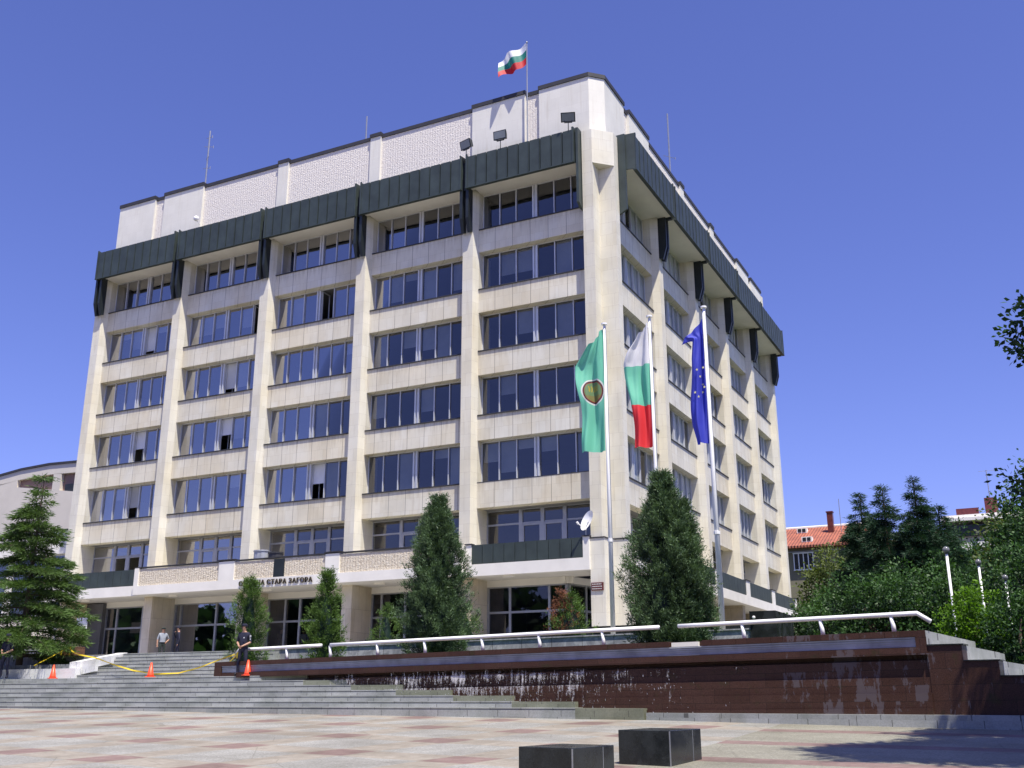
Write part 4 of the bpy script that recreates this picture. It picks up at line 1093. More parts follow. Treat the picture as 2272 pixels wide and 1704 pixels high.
juniper('juniper_tree', (-1.0, -13.3, 1.3), 5.2, sc([(0, .72), (.12, .95), (.3, 1.0), (.5, .8), (.65, .66), (.8, .42), (.92, .18), (1, .03)], .88), M['juniper'], 'big broad juniper in the middle in front of the balcony', 2300, 42, .115, 8)
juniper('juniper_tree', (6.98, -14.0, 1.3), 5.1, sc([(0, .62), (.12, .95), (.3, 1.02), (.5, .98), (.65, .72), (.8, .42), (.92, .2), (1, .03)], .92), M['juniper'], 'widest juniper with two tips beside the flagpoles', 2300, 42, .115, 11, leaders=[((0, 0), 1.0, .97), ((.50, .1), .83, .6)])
juniper('young_thuja', (-7.85, -5.9, 2.1), 1.75, sc(PJ, .48), M['thuja'], 'small young thuja before the dark lobby glass', 110, 30, .11, 14, group=None)
juniper('young_thuja', (2.1, -9.6, 2.1), 1.45, sc(PJ, .62), M['thuja'], 'young thuja with rusty brown left side near the corner', 130, 30, .11, 15)
juniper('young_thuja', (1.85, -9.8, 2.2), 1.45, sc(PJ, .40), M['rusty'], 'dried rusty brown tip growing against the young corner thuja', 110, 30, .10, 16, core=False)
juniper('young_thuja', (-1.9, -9.9, 2.1), 1.2, sc(PJ, .55), M['thuja'], 'small dark thuja half hidden right of the middle juniper', 90, 30, .11, 17)

def cedar(loc, h, R0, mat, label, name='cedar_tree', levels=16, per=7, seed=2, size=.2, droop=.25, tufts=26, nrat=1.0, tr=.16, expo=.85, jit=.4, z0=.06, flat=.28):
    rg = np.random.default_rng(seed); rn = random.Random(seed)
    t = thing(name, label, 'tree', loc)
    P = []; D = []; S_ = []; Ls = []; Ws = []; br = MB()
    br.tube([(0, 0, -.6), (0, 0, h*.5), (.03, .02, h*.97)], [tr, tr*.55, .02], 8)
    for lv in range(levels):
        zf = z0+(.98-z0)*lv/(levels-1); z = h*zf; RR = R0*(1-zf)**expo+.10
        for k in range(per if zf < .85 else 4):
            a = rn.random()*2*PI; L_ = RR*rn.uniform(.6, 1.12); pts = []
            nseg = 7; zz = z+rn.uniform(-jit, jit)*.5*h/levels
            for q in range(nseg+1):
                s = q/nseg; pts.append(np.array([math.cos(a)*L_*s, math.sin(a)*L_*s, zz+L_*(.16*s-droop*1.9*s*s+.12*s**3)]))
            br.tube([tuple(p) for p in pts], [tr*.28*(1-.85*q/nseg)*(1-zf*.6) for q in range(nseg+1)], 4, caps=False)
            nt_ = max(5, int(tufts*L_/R0*nrat)); shb = rn.random()*.45
            for q in range(nt_):
                s = (.18+.82*rn.random()**.7); i = min(nseg-1, int(s*nseg)); p = pts[i]+(pts[i+1]-pts[i])*(s*nseg-i)
                side = rn.uniform(-1, 1)*.34*L_*(1.05-s)
                p = p+np.array([-math.sin(a)*side, math.cos(a)*side, -abs(side)*.22])
                m = 16; g = rg.normal(size=(m, 3))
                P.append(p+g*np.array([size*.6, size*.6, size*flat])); dd = np.array([math.cos(a), math.sin(a), -.15])
                D.append(dd*1.0+g*np.array([.8, .8, .45])); al = rg.random(m)
                S_.append(np.clip(shb+.3*s+.3*al, 0, 1)); Ls.append(size*(.45+.6*al)); Ws.append(size*(.10+.12*rg.random(m)))
    br.build('trunk', M['trunk'], t)
    leaf_mesh('crown', np.concatenate(P), np.concatenate(D), np.concatenate(Ls), np.concatenate(Ws), np.concatenate(S_), mat, t, seed)
    return t
cedar((-22.0, -12.0, 1.2), 8.4, 3.35, M['cedar'], 'drooping layered cedar at the left in front of the annex', levels=16, per=9, seed=21, tufts=60, size=.25, jit=.6, z0=.10, flat=.16)

def broadleaf(loc, h, blobs, mat, label, name='broadleaf_tree', leaf=.22, n=5200, seed=1, trunk=.18, clump=.55, cat='tree', group=None, th=.55):
    """blobs: list of (dx,dy,z,rx,ry,rz) ellipsoids filled with leaf clumps, denser near the surface"""
    rg = np.random.default_rng(seed); t = thing(name, label, cat, loc, 0, group)
    vol = np.array([b[3]*b[4]*b[5] for b in blobs])**.67; vol /= vol.sum()
    P = []; D = []; S_ = []
    per = 26; ncl = max(8, n//per)
    for b, w in zip(blobs, vol):
        k = max(5, int(ncl*w)); d = rg.normal(size=(k, 3)); d /= np.linalg.norm(d, axis=1)[:, None]
        r_ = (.62+.42*rg.random(k)**.6)
        lump = 1+.16*np.sin(d[:, 0]*7+seed)+.14*np.sin(d[:, 2]*9+d[:, 1]*6)
        c = np.array(b[:3])+d*r_[:, None]*lump[:, None]*np.array(b[3:])
        for i in range(k):
            g = rg.normal(size=(per, 3)); cs = clump*(.5+.8*rg.random())
            P.append(c[i]+g*cs*np.array([.5, .5, .32])); D.append(g*1.0+d[i]*.5+np.array([0, 0, -.15]))
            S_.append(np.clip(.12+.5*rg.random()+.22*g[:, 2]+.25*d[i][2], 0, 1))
    P = np.concatenate(P); D = np.concatenate(D); S_ = np.concatenate(S_); m = len(P)
    leaf_mesh('crown', P, D, leaf*(.7+.6*rg.random(m)), leaf*(.45+.4*rg.random(m)), S_, mat, t, seed, tri=False)
    mb = MB(); mb.tube([(0, 0, -.3), (0, 0, h*.35), (.1, .1, h*.6)], [trunk, trunk*.8, trunk*.4], 8)
    rn = random.Random(seed)
    for b in blobs[:6]:
        mb.tube([(0, 0, h*.25), (b[0]*.5, b[1]*.5, (h*.3+b[2])/2), (b[0], b[1], b[2])], [trunk*.5, trunk*.35, trunk*.12], 6)
    mb.build('trunk', M['trunk'], t)
    return t
def crown(h, r, seed, k=7):
    rn = random.Random(seed); out = [(0, 0, h*.66, r*.8, r*.8, h*.32)]
    for i in range(k):
        a = 2*PI*i/k+rn.random(); q = r*rn.uniform(.4, .62)
        out.append((q*math.cos(a), q*math.sin(a), h*rn.uniform(.32, .78), r*.5, r*.5, h*.17))
    return out
XC = 16.38
def by_ray(R, D): return (XC+R*D, -42.3+D)
trees = [(-.176, 60, 5.0, 2.0, 'broad', 'leafy tree touching the right end of the building'),
         (-.158, 62, 7.7, 2.8, 'lime', 'leafy tree in front of the red roofed house'),
         (-.118, 60, 8.6, 3.0, 'broad', 'broad dark green tree below the two tallest spires'),
         (-.078, 62, 8.3, 3.0, 'broad', 'dark green tree behind the tallest street lamp'),
         (-.040, 60, 7.5, 2.8, 'broad', 'green tree at the right behind the lamps'),
         (-.004, 55, 8.6, 2.3, 'lime', 'tall light green tree at the right edge below the grey roof'),
         (.025, 50, 9.6, 3.0, 'broad', 'dark tree cut by the right picture edge')]
for i, (R_, D_, h, r_, mk, lb) in enumerate(trees):
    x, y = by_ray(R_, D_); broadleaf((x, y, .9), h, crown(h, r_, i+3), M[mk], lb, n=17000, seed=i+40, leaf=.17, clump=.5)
low = [(-.166, 50, 3.9, 1.9, 'broad', 'low leafy tree at the foot of the building end'), (-.128, 48, 4.9, 2.5, 'broad', 'low dark tree left of the tall lamp'),
       (-.088, 50, 5.4, 2.8, 'broad', 'low dark tree just left of the tall lamp post'), (-.045, 47, 4.8, 2.4, 'broad', 'low dark tree behind the bright shrub'),
       (.0, 44, 5.4, 2.5, 'broad', 'low shady tree at the right edge')]
for i, (R_, D_, h, r_, mk, lb) in enumerate(low):
    x, y = by_ray(R_, D_); broadleaf((x, y, .8), h, crown(h, r_, i+13)+[(0, 0, h*.3, r_, r_, h*.3)], M[mk], lb, n=13000, seed=i+60, leaf=.14, clump=.4, name='low_tree')
x, y = by_ray(-.054, 34)
broadleaf((x, y, .8), 2.75, [(0, 0, 1.25, .85, .8, 1.1), (.15, 0, 1.9, .55, .5, .75), (-.35, 0, .8, .6, .6, .7), (.5, 0, .9, .6, .6, .75)], M['bright'], 'bright green shrub beyond the stepped end of the cascade', name='shrub', n=9000, seed=77, leaf=.085, clump=.2, cat='shrub', trunk=.06)
x, y = by_ray(-.02, 33)
broadleaf((x, y, .8), 2.6, [(0, 0, 1.2, .9, .8, 1.0), (.5, .3, .9, .9, .6, .9)], M['broad'], 'dark shrub at the right picture edge beside the bright one', name='shrub', n=6000, seed=78, leaf=.10, clump=.22, cat='shrub', trunk=.06)
con = [(-.1391, 57, .1857, 'thin topped dark conifer nearest the building, leftmost spire'), (-.1185, 55, .1903, 'dark conifer spire second from the left'),
       (-.0905, 54, .1953, 'tallest dark conifer spire'), (-.0722, 55, .1673, 'shortest dark conifer spire, rightmost')]
for i, (R_, D_, tr_, lb) in enumerate(con):
    x, y = by_ray(R_, D_); top = .247+tr_*D_
    cedar((x, y, .9), top-.9, 4.0, M['bluefir'], lb, name='conifer_tree', levels=28, per=8, seed=30+i, tufts=95, size=.20, droop=.33, expo=1.0, tr=.2)
# overhanging near tree at the right; it also shades the paving
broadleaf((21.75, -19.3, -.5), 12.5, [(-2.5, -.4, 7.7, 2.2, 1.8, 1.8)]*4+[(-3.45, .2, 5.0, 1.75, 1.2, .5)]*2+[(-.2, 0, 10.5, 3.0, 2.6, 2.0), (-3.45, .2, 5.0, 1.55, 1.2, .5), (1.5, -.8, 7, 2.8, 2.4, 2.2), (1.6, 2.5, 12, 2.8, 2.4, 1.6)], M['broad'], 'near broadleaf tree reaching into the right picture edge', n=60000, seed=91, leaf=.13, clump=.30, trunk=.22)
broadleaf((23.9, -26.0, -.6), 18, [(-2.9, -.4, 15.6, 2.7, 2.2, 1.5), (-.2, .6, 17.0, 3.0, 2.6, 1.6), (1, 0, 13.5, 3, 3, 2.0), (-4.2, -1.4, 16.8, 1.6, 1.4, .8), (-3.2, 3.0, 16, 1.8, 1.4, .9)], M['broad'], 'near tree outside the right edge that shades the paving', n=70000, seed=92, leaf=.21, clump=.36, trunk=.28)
# unseen belt of leaves added behind the viewpoint to darken the window reflections
rg = np.random.default_rng(12); n = 9000
px_ = rg.uniform(-230, 90, n); hh = 18+2.5*np.sin(px_*.21)+2.5*np.sin(px_*.09+1); pz_ = -2.6+rg.random(n)**.8*hh
o = leaf_mesh('reflection_tree_belt', np.stack([px_, -84+rg.normal(size=n)*2.0, pz_], 1), rg.normal(size=(n, 3)), np.full(n, 3.4), np.full(n, 2.6), rg.random(n)*.6, M['broad'], None, 6, tri=False); tag(o, 'unseen belt of trees added for dark reflections in the windows', 'trees', kind='stuff')
# grass tufts and ground cover in the planting bed
rg = np.random.default_rng(3); n = 9000
gx = rg.uniform(-9.2, 8.5, n); gy = rg.uniform(-10.25, -9.45, n); gz = np.full(n, 2.04)
n2 = 6000; bx = rg.uniform(-9.2, 13, n2); by_ = -13.9-.1149*(bx+9.6)+.5+rg.random(n2)*2.0
P = np.stack([np.r_[gx, bx], np.r_[gy, by_], np.r_[gz, 1.28+.005*(bx+9)]], 1); D = rg.normal(size=(n+n2, 3))*.5+np.array([0, 0, 1])
o = leaf_mesh('grass', P, D, .08+.10*rg.random(n+n2), .02+.02*rg.random(n+n2), rg.random(n+n2), M['bright'], None, 5); tag(o, 'grass growing in the beds behind the cascade wall', 'grass', kind='stuff')

# ------------------------------------------------------------------ street lamps
globe_m = simple('frosted_globe', (.16, .165, .17), .12, 0, .1, 3)
for (R_, D_, lb, r_) in ((-.0693, 42, 'tallest looking white lamp post with globe, left of three', .06), (-.0443, 38, 'white globe lamp post above the bright shrub, middle of three', .06), (-.0246, 39.5, 'white globe lamp post, smallest looking and rightmost', .06)):
    x, y = by_ray(R_, D_); t = thing('street_lamp', lb, 'street lamp', (x, y, .8), 0, 'globe lamps in the park')
    H_ = {42: 4.65, 38: 3.7, 39.5: 3.3}[D_]; q_ = .8 if D_ == 42 else .6
    mb = MB(); mb.tube([(0, 0, 0), (0, 0, H_)], r_*q_, 10); mb.build('pole', M['white_metal'], t, smooth=True)
    gm = globe_m; mb = MB(); mb.sphere((0, 0, H_+.12*q_), .165*q_, 14, 10); mb.build('globe', gm, t, smooth=True)
    mb = MB(); mb.tube([(0, 0, H_-.05), (0, 0, H_+.05)], .1*q_, 10); mb.tube([(0, 0, H_+.05), (0, 0, H_+.2)], .05*q_, 8); mb.build('lamp_holder', M['dark'], t)

# ------------------------------------------------------------------ annex and hall at the left
t = thing('annex_building', 'low white annex with a row of windows behind the cedar', 'building')
mb = MB(); mb.box(-75, -34.02, 3.0, 14, 9.0, 10.45); mb.build('fascia', M['white'], t)
mb = MB(); mb.box(-75, -33.99, 2.95, 14.1, 10.451, 10.55); mb.build('coping', M['coping'], t)
mb = MB(); mb.box(-75, -34.02, 3.3, 14, .9, 5.2); mb.box(-75, -34.02, 6.2, 14, 5.2, 9.0); mb.build('wall', M['beige'], t)
mb = MB(); mb.box(-75, -34.02, 2.9, 3.29, 3.45, 3.7); mb.build('ledge', M['white'], t)
for i in range(7):
    x = -36.5-i*3.6; wd = MB(); fr = [(x-3.0, x-2.94), (x-1.53, x-1.47), (x-.06, x)]
    for a, b in fr: wd.box(a, b, 3.35, 3.42, 5.2, 8.99)
    wd.box(x-2.94, x-1.53, 3.36, 3.41, 5.2, 5.26); wd.box(x-1.47, x-.06, 3.36, 3.41, 5.2, 5.26); wd.box(x-2.94, x-1.53, 3.36, 3.41, 8.93, 8.99); wd.box(x-1.47, x-.06, 3.36, 3.41, 8.93, 8.99)
    o = wd.build('window', M['alu'], t)
    p = MB(); p.box(x-2.94, x-1.53, 3.38, 3.39, 5.26, 8.93); p.build('pane', M['glass'], o); p = MB(); p.box(x-1.47, x-.06, 3.38, 3.39, 5.26, 8.93); p.build('pane', M['glass'], o)
    c = MB(); c.box(x-1.45, x-.9, 3.5, 3.52, 5.3, 8.9); c.build('curtain', M['curtain'], o)
    q = MB(); q.box(x-3.6, x-3.0, 3.32, 3.5, 5.2, 8.99); q.build('window_pier', M['white'], t)
t = thing('hall_building', 'large pale hall with a curved roof and arched brown recesses', 'building')
cx, Rr = -62.0, 54.0
def arc(x, top=20.5): return top-(x-cx)**2/(2*Rr)
mb = MB(); xs = [-84+i*2.0 for i in range(23)]
def holed(mb, xs, top, z0, y0, y1):
    poly = [(x, arc(x, top)) for x in xs]; n = len(poly)
    vs = []; 
    for y in (y0, y1):
        vs += [(x, y, z) for x, z in poly]+[(x, y, z0) for x, z in poly]
    fs = []
    for i in range(n-1):
        fs += [(i, i+1, n+i+1, n+i), (2*n+i, 3*n+i, 3*n+i+1, 2*n+i+1), (i, 2*n+i, 2*n+i+1, i+1)]
    fs += [(0, n, 3*n, 2*n), (n-1, 3*n-1, 4*n-1, 2*n-1)]
    mb.add(vs, fs)
holed(mb, xs, 20.3, .9, 20.4, 60); mb.build('wall', M['beige'], t)
rb = simple('recess_brown', (.27, .18, .15), .8, 0, .1, 1)
def ribbon(name, x0, x1, topo, boto, y0, y1, mat, par):
    m = MB(); n = 12; vs = []
    for y in (y0, y1):
        for i in range(n+1):
            x = x0+(x1-x0)*i/n; vs.append((x, y, topo(x)))
        for i in range(n+1):
            x = x0+(x1-x0)*i/n; vs.append((x, y, boto(x)))
    k = n+1; fs = []
    for i in range(n):
        fs += [(i, i+1, k+i+1, k+i), (2*k+i, 3*k+i, 3*k+i+1, 2*k+i+1), (i, 2*k+i, 2*k+i+1, i+1), (k+i, k+i+1, 3*k+i+1, 3*k+i)]
    fs += [(0, k, 3*k, 2*k), (n, 2*k+n, 3*k+n, k+n)]
    m.add(vs, fs); return m.build(name, mat, par)
ribbon('roof_edge', -84, -40, lambda x: arc(x, 20.62), lambda x: arc(x, 20.42), 19.9, 20.5, M['coping'], t)
ribbon('roof', -84, -40, lambda x: arc(x, 20.61), lambda x: arc(x, 20.31), 20.51, 60, simple('brown_roof', (.09, .06, .065), .7), t)
# gable skin with two recesses: build frame pieces proud of the brown back
bot = lambda x: 18.9-(x+67)*.14
ribbon('gable_band', -84, -40, lambda x: arc(x, 20.42), lambda x: arc(x, 19.55), 20.0, 20.35, M['beige'], t)
ribbon('gable_lower', -84, -40, bot, lambda x: .9, 20.0, 20.35, M['beige'], t)
for a, b in ((-84, -66.0), (-61.3, -60.3), (-54.5, -40)): ribbon('gable_post', a, b, lambda x: arc(x, 19.549), lambda x: bot(x)+.001, 20.0, 20.35, M['beige'], t)
ribbon('recess_back', -66.2, -54.3, lambda x: arc(x, 19.6), lambda x: bot(x)-.2, 20.36, 20.39, rb, t)
mb = MB(); mb.box(-59.9, -58.4, 20.2, 20.34, 17.75, 18.5); o = mb.build('window', M['dark'], t)
mb = MB(); mb.box(-62.3, -61.2, 19.95, 19.999, 14.6, 14.85); mb.build('vent', M['dark'], t)

# ------------------------------------------------------------------ houses behind the trees, right
def tile_mat():
    m, nt, n, l = newmat('red_roof_tiles'); b = out_bsdf(n, l, .8); P, s = pos(n, l)
    w = mth(n, l, 'SINE', mth(n, l, 'MULTIPLY', s[0], 2*PI/.3)); t = noise(n, l, P, .8, 6, .7)
    t2 = noise(n, l, P, 9, 3)
    r = ramp(n, l, mth(n, l, 'ADD', mth(n, l, 'MULTIPLY', t.outputs[0], .7), mth(n, l, 'MULTIPLY', t2.outputs[0], .3)), [(.35, (.22, .075, .05)), (.65, (.47, .15, .085))])
    l.new(r.outputs[0], b.inputs['Base Color']); bump(n, l, b, w, .8, .08); return m
M['redtile'] = tile_mat()
t = thing('red_roofed_house', 'house with red tiled roof and dormers behind the right end of the town hall', 'house')
mb = MB(); mb.box(-25, 1.6, 60, 72, .9, 14.2); mb.build('wall', simple('olive_render', (.20, .185, .13), .9, 0, .1, .5), t)
mb = MB(); mb.add([(-25.8, 59.2, 14.3), (2.3, 59.2, 14.3), (2.3, 66, 17.0), (-25.8, 66, 17.0), (-25.8, 72.8, 14.3), (2.3, 72.8, 14.3), (-25.8, 59.2, 14.1), (2.3, 59.2, 14.1), (2.3, 72.8, 14.1), (-25.8, 72.8, 14.1)],
    [(0,1,2,3), (3,2,5,4), (0,3,4,9,6), (1,7,8,5,2), (0,6,7,1), (4,5,8,9), (6,9,8,7)]); rf_ = mb.build('roof', M['redtile'], t)
mb = MB(); mb.tube([(-25.8, 66, 17.03), (2.3, 66, 17.03)], .14, 6); mb.build('ridge_tiles', M['white'], rf_)
for x in (-1.35, -14.0):
    mb = MB(); mb.box(x-.28, x+.28, 63.4, 64.0, 15.8, 18.0); mb.box(x-.34, x+.34, 63.34, 64.06, 18.0, 18.12); mb.build('chimney', M['plaque'], rf_)
for x, yy in ((-3.2, 60.6), (-4.3, 64.2), (-9.4, 60.9), (.9, 60.8)):
    z = 14.3+(yy-59.2)*.397
    mb = MB(); mb.hexa([(x-.5, yy-.3, z-.1), (x+.5, yy-.3, z-.1), (x+.5, yy+.6, z+.1), (x-.5, yy+.6, z+.1)], [(x-.5, yy-.3, z+.42), (x+.5, yy-.3, z+.42), (x+.4, yy+.7, z+.52), (x-.4, yy+.7, z+.52)]); dm = mb.build('dormer', M['white'], rf_)
    mb = MB(); mb.box(x-.38, x-.05, yy-.33, yy-.301, z+.0, z+.34); mb.box(x+.05, x+.38, yy-.33, yy-.301, z+.0, z+.34); mb.build('dormer_window', M['dark'], dm)
for x0 in (-4.5, -9.5):
    mb = MB()
    for k in range(5): mb.box(x0+k*.46-.04, x0+k*.46+.04, 59.85, 59.95, 12.1, 13.6)
    mb.box(x0-.08, x0+1.92, 59.85, 59.95, 13.6, 13.72); mb.box(x0-.08, x0+1.92, 59.8, 59.96, 11.98, 12.1); o = mb.build('window', M['white_metal'], t)
    mb = MB(); mb.box(x0, x0+1.84, 59.96, 59.98, 12.1, 13.6); mb.build('pane', M['shopglass'], o)
mb = MB(); mb.box(-25, 1.6, 59.9, 59.99, 13.75, 13.85); mb.tube([(-.3, 59.9, 1), (-.3, 59.9, 14)], .07, 6); mb.build('gutter', M['steel'], t)
x_, y_ = by_ray(-.168, 106); mast(-.35, 63.5, 16, 19.3, .035, None, 'thin dark mast on the red tiled roof')
t = thing('grey_roofed_block', 'flat roofed grey block with balconies showing above the trees at the right', 'building')
mb = MB(); mb.box(8.2, 30, 80, 95, .9, 18.2); mb.build('wall', simple('grey_render', (.38, .36, .34), .9, 0, .1, .4), t)
mb = MB(); mb.box(7.8, 30.5, 79, 96, 18.6, 18.95); mb.box(8.0, 30.4, 79.4, 95.5, 18.951, 19.3); mb.build('roof', M['white'], t)
mb = MB(); mb.box(8.3, 30, 79.6, 79.9, 17.0, 18.2); mb.build('shaded_band', M['dark'], t)
mb = MB()
for k in range(9): mb.box(9.0+k*2.2, 10.6+k*2.2, 79.5, 79.58, 15.0, 16.3)
mb.build('balcony_panel', M['white'], t)
mb = MB(); mb.box(9.3, 11.6, 82, 84, 19.3, 20.4); mb.box(12.3, 13.6, 82, 84, 19.3, 21.4); mb.build('chimney', M['plaque'], t)
mast(12.9, 82.5, 19.3, 24.6, .05, [(5.2, 1.6, 0)], 'television aerial on the grey roofed block')
t = thing('white_block', 'pale apartment block glimpsed between leaves at the right edge', 'building')
mb = MB(); mb.box(17.5, 40, 45, 60, .9, 11.5); mb.build('wall', M['white'], t)
mb = MB()
for r_ in range(3):
    for k in range(5): mb.box(18.5+k*4, 20.5+k*4, 44.93, 44.99, 2.5+r_*3, 4.1+r_*3)
mb.build('window', M['dark'], t)

# ------------------------------------------------------------------ people
def skinmesh(verts, edges, radii, root=0):
    me = bpy.data.meshes.new('tmp'); me.from_pydata(verts, edges, []); o = bpy.data.objects.new('tmp', me); C.objects.link(o)
    bm = bmesh.new(); bm.from_mesh(me); ly = bm.verts.layers.skin.verify(); bm.verts.ensure_lookup_table()
    for v, r_ in zip(bm.verts, radii):
        v[ly].radius = r_ if isinstance(r_, tuple) else (r_, r_); v[ly].use_root = (v.index == root)
    bm.to_mesh(me); bm.free()
    s = o.modifiers.new('s', 'SKIN'); s.use_smooth_shade = True
    u = o.modifiers.new('u', 'SUBSURF'); u.levels = 2; u.render_levels = 2
    bpy.context.view_layer.update()
    r = bpy.data.meshes.new_from_object(o.evaluated_get(bpy.context.evaluated_depsgraph_get()))
    bpy.data.objects.remove(o); return r
skin = simple('skin', (.42, .24, .16), .55, 0, .08, 8)
navy = simple('navy_cloth', (.012, .014, .035), .85, 0, .3, 6)
greyshirt = simple('grey_blue_shirt', (.30, .33, .38), .85, 0, .08, 6)
darktr = simple('dark_trousers', (.02, .03, .028), .85, 0, .25, 6)
shoe = simple('black_leather', (.01, .01, .01), .35)
hairm = simple('dark_hair', (.015, .012, .01), .7, 0, .3, 20)
whitesh = simple('white_shirt', (.62, .64, .68), .8, 0, .05, 5)
def person(loc, rz, h, label, shirt, trous, cap=True, headyaw=0, arms='clasp', badges=False, stride=0.0, vest=False, sleeve=True):
    t = thing('person', label, 'person', loc, rz); k = h/1.75
    V = {}; 
    V['pel'] = (0, 0, .95); V['sp'] = (0, .01, 1.10); V['ch'] = (0, .005, 1.30); V['nk'] = (0, .0, 1.47); V['hd0'] = (0, -.01, 1.55); V['hd'] = (0, -.015, 1.64); V['tp'] = (0, -.01, 1.70)
    R_ = {'pel': (.15, .105), 'sp': (.145, .10), 'ch': (.165, .115), 'nk': .058, 'hd0': (.068, .078), 'hd': (.078, .095), 'tp': (.06, .072)}
    E = [('pel', 'sp'), ('sp', 'ch'), ('ch', 'nk'), ('nk', 'hd0'), ('hd0', 'hd'), ('hd', 'tp')]
    for s, n_ in ((-1, 'l'), (1, 'r')):
        V['hip'+n_] = (s*.095, 0, .88); V['kn'+n_] = (s*(.11+stride), -.02, .50); V['an'+n_] = (s*(.12+stride*1.8), .02, .10); V['to'+n_] = (s*(.14+stride*1.9), -.13, .045)
        V['sh'+n_] = (s*.175, .005, 1.40); V['el'+n_] = (s*.255, .03, 1.12)
        if arms == 'clasp': V['wr'+n_] = (s*.07, -.19, .985); V['ha'+n_] = (s*.02, -.225, .955)
        elif arms == 'hip' and s > 0: V['el'+n_] = (s*.33, .10, 1.14); V['wr'+n_] = (s*.19, .0, 1.0); V['ha'+n_] = (s*.15, -.06, .97)
        elif arms == 'chin' and s < 0: V['el'+n_] = (s*.24, -.10, 1.17); V['wr'+n_] = (s*.10, -.20, 1.38); V['ha'+n_] = (s*.06, -.17, 1.46)
        else: V['wr'+n_] = (s*.26, -.03, .87); V['ha'+n_] = (s*.265, -.05, .80)
        R_.update({'hip'+n_: .092, 'kn'+n_: .058, 'an'+n_: .045, 'to'+n_: (.045, .035), 'sh'+n_: .066, 'el'+n_: .045, 'wr'+n_: .030, 'ha'+n_: (.036, .024)})
        E += [('pel', 'hip'+n_), ('hip'+n_, 'kn'+n_), ('kn'+n_, 'an'+n_), ('an'+n_, 'to'+n_), ('ch', 'sh'+n_), ('sh'+n_, 'el'+n_), ('el'+n_, 'wr'+n_), ('wr'+n_, 'ha'+n_)]
    keys = list(V); idx = {q: i for i, q in enumerate(keys)}
    cy, sy_ = math.cos(headyaw), math.sin(headyaw)
    me = skinmesh([tuple(c*k for c in V[q]) for q in keys], [(idx[a], idx[b]) for a, b in E], [tuple(x*k for x in R_[q]) if isinstance(R_[q], tuple) else R_[q]*k for q in keys])
    for m_ in (shirt, trous, skin, shoe): me.materials.append(m_)
    fa = []
    for n_ in 'lr':
        el, wr = Vector(V['el'+n_]), Vector(V['wr'+n_]); fa.append((el.lerp(wr, .12)*k, wr*k, Vector(V['ha'+n_])*k))
    def dseg(p, a, b):
        tt = max(0, min(1, (p-a).dot(b-a)/(b-a).length_squared)); return (p-(a+(b-a)*tt)).length
    for p in me.polygons:
        c = p.center; z = c.z/k
        onarm = any(min(dseg(c, a, b), dseg(c, b, e)) < .052*k for a, b, e in fa)
        if onarm and sleeve: p.material_index = 2
        elif z > 1.46 and abs(c.x) < .16: p.material_index = 2
        elif z < .085: p.material_index = 3
        elif z < .96: p.material_index = 1
        else: p.material_index = 0
        p.use_smooth = True
    bo = bpy.data.objects.new('body', me); C.objects.link(bo); bo.parent = t
    # fingers: five short tapered tubes per hand, rooted in the palm
    mb = MB()
    for n_ in 'lr':
        wr, ha = Vector(V['wr'+n_]), Vector(V['ha'+n_]); d = (ha-wr).normalized(); s_ = d.cross(Vector((0, 1, .3))).normalized()
        for q in range(4):
            o_ = ha+s_*(.024-.016*q); ln = (.062, .074, .07, .055)[q]; cu = Vector((0, .25, -.5))*.03
            mb.tube([tuple((o_)*k), tuple((o_+d*ln*.5)*k), tuple((o_+d*ln*.9+cu)*k)], [.009*k, .008*k, .006*k], 5)
        mb.tube([tuple((wr.lerp(ha, .5)+s_*.02)*k), tuple((ha+s_*.045+d*.02)*k), tuple((ha+s_*.04+d*.05)*k)], [.011*k, .009*k, .007*k], 5)
    mb.build('fingers', skin, t, smooth=True)
    hd = bpy.data.objects.new('head_details', None)
    hy = Matrix.Rotation(headyaw, 3, 'Z'); hc = Vector((0, -.01, 1.635))
    def H(x, y, z): return tuple((hy @ Vector((x, y, z)) + hc)*k)
    mb = MB(); mb.add([H(-.014, -.10, -.02), H(.014, -.10, -.02), H(0, -.125, -.025), H(0, -.098, .02)], [(0,1,2), (0,2,3), (1,3,2)]); mb.build('nose', skin, t)
    mb = MB(); mb.sphere(H(-.03, -.092, .01), .010*k, 6, 4); mb.sphere(H(.03, -.092, .01), .010*k, 6, 4); mb.build('eyes', hairm, t)
    mb = MB(); mb.add([H(-.025, -.098, -.055), H(.025, -.098, -.055), H(.02, -.10, -.065), H(-.02, -.10, -.065)], [(0,1,2,3)]); mb.build('mouth', M['plaque'], t)
    mb = MB(); mb.sphere(H(-.085, .0, -.01), .02*k, 6, 4, (.5, 1, 1.5)); mb.sphere(H(.085, .0, -.01), .02*k, 6, 4, (.5, 1, 1.5)); mb.build('ears', skin, t)
    mb = MB(); mb.sphere(H(0, .018, .025), .095*k, 12, 8, (.98, 1.0, .92)); mb.build('hair', hairm, t, smooth=True)
    if cap:
        mb = MB(); mb.tube([H(0, 0, .03), H(0, 0, .085), H(0, .0, .115)], [.102*k, .104*k, .06*k], 14)
        mb.add([H(-.08, -.07, .045), H(.08, -.07, .045), H(.055, -.165, .03), H(-.055, -.165, .03), H(-.08, -.07, .055), H(.08, -.07, .055), H(.055, -.165, .038), H(-.055, -.165, .038)], [(0,3,2,1), (4,5,6,7), (0,1,5,4), (1,2,6,5), (2,3,7,6), (3,0,4,7)])
        mb.build('cap', trous, t, smooth=False)
    mb = MB(); mb.tube([(0, 0, .955*k), (0, 0, .995*k)], .158*k, 14)
    for i_, v_ in enumerate(mb.v): mb.v[i_] = (v_[0], v_[1]*.74, v_[2])
    mb.build('belt', shoe, t)
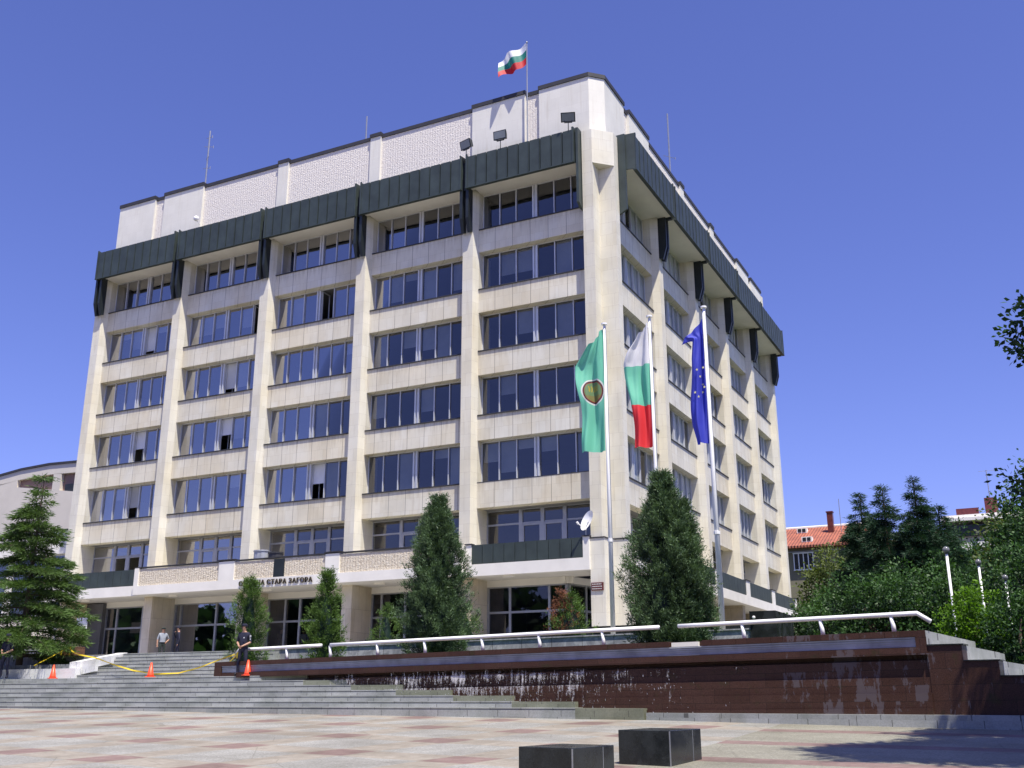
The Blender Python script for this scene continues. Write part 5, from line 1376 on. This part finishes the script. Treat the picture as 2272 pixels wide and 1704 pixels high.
    if badges:
        mb = MB(); mb.box(.235*k, .252*k, -.03, .04, 1.28*k, 1.36*k); mb.box(.245*k, .262*k, -.03, .04, 1.19*k, 1.25*k); mb.box(-.015+.07, .02+.07, -.137*k, -.127*k, 1.25*k, 1.29*k); mb.build('badge', whitesh, t)
    return t
person((-8.28, -14.0, .965), math.radians(12), 1.74, 'officer in navy uniform and cap with hands clasped, beside a cone', navy, navy, True, math.radians(-55), 'clasp', True, .03)
person((-20.38, -13.9, .965), math.radians(15), 1.74, 'officer in dark uniform cut by the left picture edge', navy, navy, True, math.radians(-20), 'clasp', False, .02)
person((-23.9, -2.2, 2.0), math.radians(55), 1.72, 'man in pale grey shirt and dark trousers by the entrance column', greyshirt, darktr, True, math.radians(30), 'hip')
person((-22.85, -2.2, 2.0), math.radians(-40), 1.74, 'man in dark uniform facing the man in the grey shirt', navy, navy, True, math.radians(-20), 'chin', sleeve=False)
person((-19.6, 1.9, 2.02), math.radians(60), 1.76, 'man in black bending his arm inside the lobby doors', hairm, darktr, False, 0, 'chin', sleeve=False)
person((-18.3, 2.1, 2.02), math.radians(20), 1.70, 'person in white shirt behind the lobby glass, left of two', whitesh, darktr, False, 0, 'down')
person((-17.6, 2.2, 2.02), math.radians(-20), 1.68, 'person in white shirt behind the lobby glass, right of two', whitesh, darktr, False, .4, 'down')

# ------------------------------------------------------------------ light, sky, camera
w = bpy.data.worlds.new('World'); bpy.context.scene.world = w; w.use_nodes = True
nt = w.node_tree; nt.nodes.clear(); n = nt.nodes; l = nt.links
sky = n.new('ShaderNodeTexSky'); sky.sky_type = 'NISHITA'; sky.sun_disc = False
el = math.radians(67); az = math.atan2(.786, -.618)
sky.sun_elevation = el; sky.sun_rotation = az; sky.altitude = 200; sky.air_density = 1.0; sky.dust_density = .5; sky.ozone_density = 3.0
tint = n.new('ShaderNodeMix'); tint.data_type = 'RGBA'; tint.blend_type = 'MULTIPLY'; tint.inputs[0].default_value = 1; tint.inputs[7].default_value = (1.06, .95, 1.60, 1)
bg = n.new('ShaderNodeBackground'); bg.inputs[1].default_value = .114; o = n.new('ShaderNodeOutputWorld')
l.new(sky.outputs[0], tint.inputs[6]); l.new(tint.outputs[2], bg.inputs[0]); l.new(bg.outputs[0], o.inputs[0])
sl = bpy.data.lights.new('sun', 'SUN'); sl.energy = 7.4; sl.angle = math.radians(.5); sl.color = (1, .94, .82)
so_ = bpy.data.objects.new('sun', sl); C.objects.link(so_)
sd = Vector((.786*math.cos(el), -.618*math.cos(el), math.sin(el)))
so_.rotation_euler = sd.to_track_quat('Z', 'Y').to_euler()

cam = bpy.data.cameras.new('camera'); co = bpy.data.objects.new('camera', cam); C.objects.link(co)
cam.sensor_fit = 'HORIZONTAL'; cam.sensor_width = 36; cam.lens = 2276.524/2272*36; cam.clip_end = 6000; cam.clip_start = .1
yaw, pit, rol = .467827, .296631, -.00140065
fwv = Vector((-math.sin(yaw)*math.cos(pit), math.cos(yaw)*math.cos(pit), math.sin(pit)))
rv = Vector((math.cos(yaw), math.sin(yaw), 0)); uv_ = rv.cross(fwv)
r2 = rv*math.cos(rol)+uv_*math.sin(rol); u2 = -rv*math.sin(rol)+uv_*math.cos(rol)
co.matrix_world = Matrix(((r2.x, u2.x, -fwv.x, CAM.x), (r2.y, u2.y, -fwv.y, CAM.y), (r2.z, u2.z, -fwv.z, CAM.z), (0, 0, 0, 1)))
sc_ = bpy.context.scene; sc_.camera = co
sc_.view_settings.view_transform = 'Standard'; sc_.view_settings.look = 'None'; sc_.view_settings.exposure = 0; sc_.view_settings.gamma = 1
sc_.render.engine = 'CYCLES'; sc_.cycles.max_bounces = 7; sc_.cycles.transparent_max_bounces = 16; sc_.cycles.use_denoising = True
sc_.cycles.caustics_reflective = False; sc_.cycles.caustics_refractive = False
